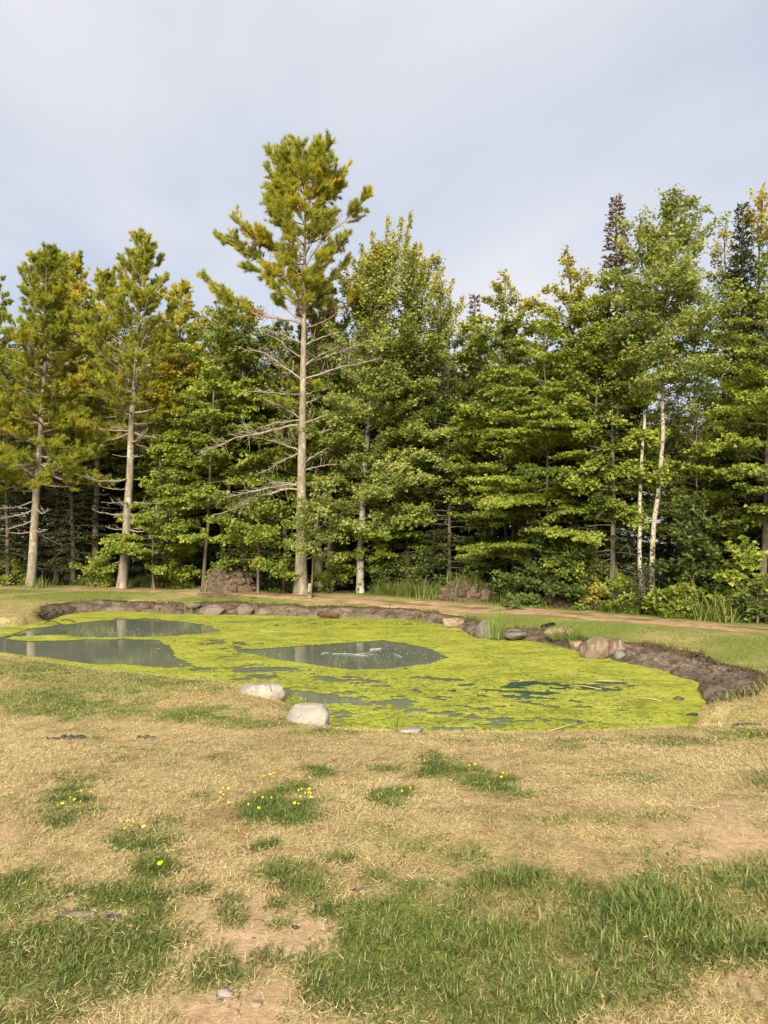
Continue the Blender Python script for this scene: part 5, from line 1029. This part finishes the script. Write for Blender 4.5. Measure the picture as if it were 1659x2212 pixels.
for a, b_, c_, d_, lab in ((1230, 1479, 1300, 1489, 'pale reed stalk afloat beside the dark open streak'), (1380, 1508, 1430, 1514, 'pale straw afloat near the clod in the duckweed'), (1285, 1471, 1345, 1473, 'thin bleached reed afloat below the mud slope'), (1180, 1581, 1260, 1562, 'long stem leaning over the duckweed at the lawn edge')):
    A = on(a, b_, WZ + .03); B = on(c_, d_, WZ + .02); mb = MB(); mb.tube([A * 0, (B - A) * .5 + np.array((0, .01, .01)), B - A], .008, 5); tag(link('reed_stalk', mb.mesh('reed_stalk', M['straw']), None, tuple(A)), lab, 'reed stalk')

# ------------------------------------------------------------------ yellow flowers
mb = MB(); rg = np.random.default_rng(9)
mb.tube([(0, 0, -.02), (.002, 0, .03), (0, 0, .052)], .0016, 4, 0.4)
stem_me = mb.mesh('flower_stem', M['grass']); mb = MB()
for k in range(6):
    a = k * 1.047 + rg.normal(0, .1); c_, s_ = math.cos(a), math.sin(a); q = .0125
    mb.add(np.array([(0, 0, .05), (c_ * q * .7 - s_ * q * .45, s_ * q * .7 + c_ * q * .45, .058), (c_ * q * 1.15, s_ * q * 1.15, .060), (c_ * q * .7 + s_ * q * .45, s_ * q * .7 - c_ * q * .45, .058)]), None, [(0, 1, 2, 3)])
mb.tube([(0, 0, .05), (0, 0, .064)], [.006, .004], 6)
bloom_me = mb.mesh('bloom', M['petal'])
f4 = lambda L_, ox, oy=1563.4: [(ox + a * .3637, oy + b_ * .3637) for a, b_ in L_]
fl = [(f4([(458, 480), (468, 484), (370, 497), (430, 455), (500, 432)], 0), 'yellow flower in the green weeds at the left of the dry lawn', 'flowers in the left weeds'),
      (f4([(765, 612), (805, 612), (755, 652), (865, 648)], 0), 'yellow flower above the dusty green patch left of centre', 'flowers above the dusty patch'),
      (f4([(975, 886)], 0), 'single large yellow flower in the green patch left of the bare soil', None),
      (f4([(1325, 415), (1350, 413), (1315, 468), (1340, 445), (1355, 485), (1316, 424)], 0), 'yellow flower at the left rim of the round weed mound', 'flowers left of the weed mound'),
      (f4([(1560, 325), (1568, 335), (1600, 322), (1640, 320), (1500, 428), (1617, 472), (1550, 457), (1487, 515), (1520, 534), (1742, 500), (1762, 494)], 0), 'yellow flower on the round weed mound', 'flowers on the weed mound'),
      (f4([(265, 430), (288, 420), (312, 436), (328, 412), (333, 455), (355, 455), (290, 462), (280, 468), (345, 448), (306, 442)], 548.5), 'yellow flower in the dense cluster at the right end of the weed mound', 'flower cluster of the weed mound'),
      (f4([(320, 345), (255, 340)], 548.5), 'yellow flower above the weed mound', 'flowers above the weed mound'),
      (f4([(927, 412), (893, 430)], 548.5), 'yellow flower on the low middle weed patch', 'flowers on the middle patch'),
      (f4([(1025, 237)], 548.5), 'yellow flower topping the back weed patch below the lawn edge', None),
      (f4([(1267, 272), (1327, 262)], 548.5), 'yellow flower between the two back weed patches', 'flowers between the back patches'),
      (f4([(1470, 310), (1483, 340)], 548.5), 'yellow flower at the right end of the back weed patches', 'flowers right of the back patches'),
      (f4([(1105, 72)], 548.5), 'yellow flower alone at the lawn edge', None),
      (f4([(1632, 75), (1626, 79), (1575, 57), (1550, 70), (1535, 76)], 1055.4), 'yellow flower at the right edge of the lawn', 'flowers at the right lawn edge')]
for L_, lab, grp in fl:
    for px_, py_ in L_:
        p = hit(px_, py_ + 6); s_ = float(rg.uniform(.65, 1.0) * (1.25 if grp is None else 1))
        e = empty('flower', (p[0], p[1], p[2] + .005), lab, 'flower', grp, float(rg.uniform(0, 6))); e.scale = (s_, s_, s_); link('flower_stem', stem_me, e); b2 = link('bloom', bloom_me, e); b2.rotation_euler.x = .35
# ------------------------------------------------------------------ grass
rg = np.random.default_rng(2024)
def scatter_xy(n, y0, y1, power, margin=1.3):
    u = rg.random(n); a = 2 - power
    yy_ = (y0 ** a + u * (y1 ** a - y0 ** a)) ** (1 / a); xx_ = rg.uniform(-1, 1, n) * (.535 * yy_ + margin); return xx_, yy_
def land(xx_, yy_):
    P_ = np.stack([xx_, yy_], 1); d_, i_ = nearest(P_, shore); ins_ = inside(P_, shore); return d_, i_, ins_
# straw: dry thatch of the near lawn
xx_, yy_ = scatter_xy(590000, 1.9, 16.5, 1.55); d_, i_, ins_ = land(xx_, yy_); k = ~ins_ & ((MW[i_] < .3) | (d_ > MW[i_] + .05) | ((xx_ > 3.5) & (yy_ < 11.3))); xx_, yy_ = xx_[k], yy_[k]
zz_ = ground(xx_, yy_); g_, b_ = cover(xx_, yy_, zz_); den = fbm(xx_ * 2.2, yy_ * 2.2, o=5, seed=211)
k = (rg.random(len(xx_)) > b_ * .93) & (rg.random(len(xx_)) > np.clip(g_, 0, 1) * .95) & (rg.random(len(xx_)) < .12 + 1.35 * den); xx_, yy_, zz_ = xx_[k], yy_[k], zz_[k]; n = len(xx_); den = den[k]
az_ = rg.uniform(0, 6.283, n); el_ = np.abs(rg.normal(.22, .34, n)); Dv = np.stack([np.cos(az_) * np.cos(el_), np.sin(az_) * np.cos(el_), np.sin(el_)], 1)
sz = (.015 + .027 * rg.random(n)) * (1 + .04 * yy_); tn_ = np.clip(.5 + .20 * rg.normal(size=n) + 1.0 * (fbm(xx_ * 1.1, yy_ * 1.1, seed=221) - .5) + 1.0 * (fbm(xx_ * 4.5, yy_ * 4.5, seed=222) - .5), 0, 1)
mb = MB(); mb.needles(np.stack([xx_, yy_, zz_ + .002 + .018 * rg.random(n)], 1), Dv, sz, (.0014 + .0014 * rg.random(n)) * (1 + .13 * yy_), rg.normal(0, .35, (n, 3)) + np.array((0, 0, 1.)), tn_, (rg.random(n) < .07 + .25 * np.clip(cover(xx_, yy_, zz_)[0], 0, 1)) * rg.uniform(.3, .9, n))
o = link('dry_grass', mb.mesh('dry_grass', M['straw']), kind='stuff'); o['label'] = 'dry straw coloured grass of the near lawn'
# green clumps
def clumps(xx_, yy_, per, Lr, Wr, tint, turn, mb, lean=(.1, 1.1), droop=(.2, 1.0), rad=.03):
    m_ = len(xx_); ii = np.repeat(np.arange(m_), per); n = len(ii); dx_ = rg.normal(0, 1, (n, 2)) * np.repeat(np.broadcast_to(rad, (m_,)), per)[:, None]
    x_ = xx_[ii] + dx_[:, 0]; y_ = yy_[ii] + dx_[:, 1]; az_ = np.arctan2(dx_[:, 1], dx_[:, 0]) + rg.normal(0, .9, n)
    mb.blades(np.stack([x_, y_, ground(x_, y_) - .004], 1), az_, rg.uniform(*lean, n), Lr[ii] * rg.uniform(.5, 1.15, n), Wr[ii] * rg.uniform(.7, 1.2, n), rg.uniform(*droop, n), np.clip(tint[ii] + rg.normal(0, .16, n), 0, 1), (rg.random(n) < turn[ii]) * rg.uniform(.4, 1, n))
xx_, yy_ = scatter_xy(86000, 1.9, 13, 1.7); d_, i_, ins_ = land(xx_, yy_); k = ~ins_ & ((MW[i_] < .08) | (d_ > MW[i_] + .1)); xx_, yy_ = xx_[k], yy_[k]; g_, b_ = cover(xx_, yy_, ground(xx_, yy_))
k = rg.random(len(xx_)) < np.clip(g_ - .12, 0, 1) ** 1.2 * .55 + .008; xx_, yy_, g_ = xx_[k], yy_[k], g_[k]
coarse = sstep(.0, 1.2, xx_ - .25 * yy_ + .8) * sstep(5.2, 4.2, yy_); n = len(xx_)
vig = .6 + .9 * fbm(xx_ * 1.6, yy_ * 1.6, seed=231)
Lr = (.034 + .034 * coarse + .02 * rg.random(n)) * vig * (.7 + .4 * np.clip(g_, 0, 1)); Wr = .0032 + .0030 * coarse + .0006 * yy_
tn_ = np.clip(.42 + .55 * (fbm(xx_ * .9, yy_ * .9, seed=233) - .5) * 2 * .5 + .18 * coarse + .10 * rg.normal(size=n), 0, 1); tu_ = .03 + .07 * sstep(.5, .7, fbm(xx_ * 1.3, yy_ * 1.3, seed=237))
mb = MB(); clumps(xx_, yy_, 13, Lr, Wr, tn_, tu_, mb, rad=.022 + .02 * coarse + .002 * yy_, lean=(.3, 1.35), droop=(.2, 1.2))
for cx_, cy_, rx in ((500, 1985, 52), (462, 2092, 60), (512, 2115, 40), (432, 1926, 26), (602, 2002, 24), (652, 1905, 50), (596, 1956, 22), (705, 1960, 30), (662, 2080, 32), (572, 2076, 40), (340, 1882, 55), (495, 1945, 26), (350, 1935, 30), (690, 2130, 40), (600, 1892, 34), (742, 1856, 28), (545, 1740, 40), (620, 1745, 40), (585, 1725, 40), (570, 1830, 30), (130, 1775, 32), (170, 1728, 30)):
    p = hit(cx_, cy_); rw = rx / FP * p[1]; n = int(np.clip(rw * 170, 6, 34)); q = rg.normal(0, .42, (n, 2)) * rw
    clumps(p[0] + q[:, 0], p[1] + q[:, 1] * 1.1, 13, np.full(n, .055) * rg.uniform(.7, 1.4, n), np.full(n, .0045), np.clip(rg.uniform(.25, .6) + .1 * rg.normal(size=n), 0, 1), np.full(n, .05), mb, (.3, 1.35), (.2, 1.1), .018)
o = link('green_grass', mb.mesh('green_grass', M['grass']), kind='stuff'); o['label'] = 'green grass and weed patches in the near lawn'
# short turf beyond the water and along the banks
xs_, ys_ = rg.uniform(-17, 9.5, 230000), rg.uniform(9.5, 31, 230000); d_, i_, ins_ = land(xs_, ys_); pyx_ = np.interp(xs_, pathc[:, 0], pathc[:, 1]); dp_, _ = nearest(np.stack([xs_, ys_], 1), pathc)
k = ~ins_ & (d_ > MW[i_] * .96) & (np.abs(xs_) < .56 * ys_ + .8) & (((dp_ > 1.2) & (ys_ < pyx_ + 3.5)))
xs_, ys_ = xs_[k], ys_[k]; zz_ = ground(xs_, ys_); g_, b_ = cover(xs_, ys_, zz_); n = len(xs_); az_ = rg.uniform(0, 6.28, n); el_ = rg.uniform(.5, 1.5, n)
mb = MB(); mb.needles(np.stack([xs_, ys_, zz_], 1), np.stack([np.cos(az_) * np.cos(el_), np.sin(az_) * np.cos(el_), np.sin(el_)], 1), rg.uniform(.02, .048, n), .012, rg.normal(0, 1, (n, 3)), np.clip(.62 + .2 * rg.normal(size=n), 0, 1), np.clip((rg.random(n) > g_ * 1.2 + .05) * rg.uniform(.5, 1, n), 0, 1))
o = link('lawn_grass', mb.mesh('lawn_grass', M['grass']), kind='stuff'); o['label'] = 'short green turf between the pond and the track'
# ragged fringe hanging over the cut banks
mb = MB(); kk = np.nonzero(MW > .2)[0]; kk = np.repeat(kk, 14); s_ = MW[kk] * rg.uniform(.93, 1.10, len(kk)); q = shore[kk] + nrm[kk] * s_[:, None] + rg.normal(0, .05, (len(kk), 2)); keep = fbm(q[:, 0] * 1.5, q[:, 1] * 1.5, seed=251) > .42; q, kk = q[keep], kk[keep]; n = len(q)
to = -nrm[kk]; az_ = np.arctan2(to[:, 1], to[:, 0]) + rg.normal(0, .7, n)
mb.blades(np.stack([q[:, 0], q[:, 1], lawn(q[:, 0], q[:, 1]) - .01], 1), az_, rg.uniform(.2, 1.2, n), rg.uniform(.08, .22, n), .012, rg.uniform(.4, 1.6, n), np.clip(.55 + .2 * rg.normal(size=n), 0, 1), (rg.random(n) < .45) * rg.uniform(.4, 1, n))
o = link('bank_grass', mb.mesh('bank_grass', M['grass']), kind='stuff'); o['label'] = 'ragged grass fringe hanging over the cut mud banks'
# tall grass along the foot of the wood
mb = MB(); m_ = 2400; xt = rg.uniform(-16, 9, m_); pyx_ = np.interp(xt, pathc[:, 0], pathc[:, 1]); yt = pyx_ + 1.75 + np.abs(rg.normal(0, 1.0, m_)); px_, _ = proj(xt, yt, -.3)
w_ = np.maximum.reduce([np.exp(-((px_ - c_) / s_) ** 2) * a for c_, s_, a in ((870, 80, 1), (950, 40, .9), (215, 60, .8), (350, 80, .8), (40, 60, .7), (640, 90, .35), (1130, 60, .5), (1330, 90, .5), (1480, 120, .5), (1620, 60, .5))])
k = (fbm(xt * .8, yt * .8, seed=261) * .9 < w_) & (np.abs(xt) < .56 * yt + .5); xt, yt, w_ = xt[k], yt[k], w_[k]; n = len(xt)
clumps(xt, yt, 15, rg.uniform(.25, .7, n) * (.5 + .6 * w_), np.full(n, .016), np.clip(.35 + .2 * rg.normal(size=n), 0, 1), np.full(n, .08), mb, (.0, .6), (.1, .9), .08)
o = link('tall_grass', mb.mesh('tall_grass', M['grass']), kind='stuff'); o['label'] = 'tall rough grass along the foot of the woods'
# gravel and crumbs on bare soil and track
mb = MB(); v, f = ICO[1]; xx_, yy_ = scatter_xy(9000, 1.9, 8, 1.6); g_, b_ = cover(xx_, yy_, ground(xx_, yy_)); k = rg.random(len(xx_)) < b_ * .30 + .012; xx_, yy_ = xx_[k], yy_[k]; n = len(xx_)
sz = .0025 + .011 * rg.random(n) ** 4; vv = v[None] * (sz[:, None, None] * rg.uniform(.6, 1.2, (n, 1, 3))) + np.stack([xx_, yy_, ground(xx_, yy_) + sz * .3], 1)[:, None]
mb.add(vv.reshape(-1, 3), (f[None] + (np.arange(n) * len(v))[:, None, None]).reshape(-1, 3)); o = link('gravel', mb.mesh('gravel', M['rock_tan']), kind='stuff'); o['label'] = 'small pebbles in the bare soil'
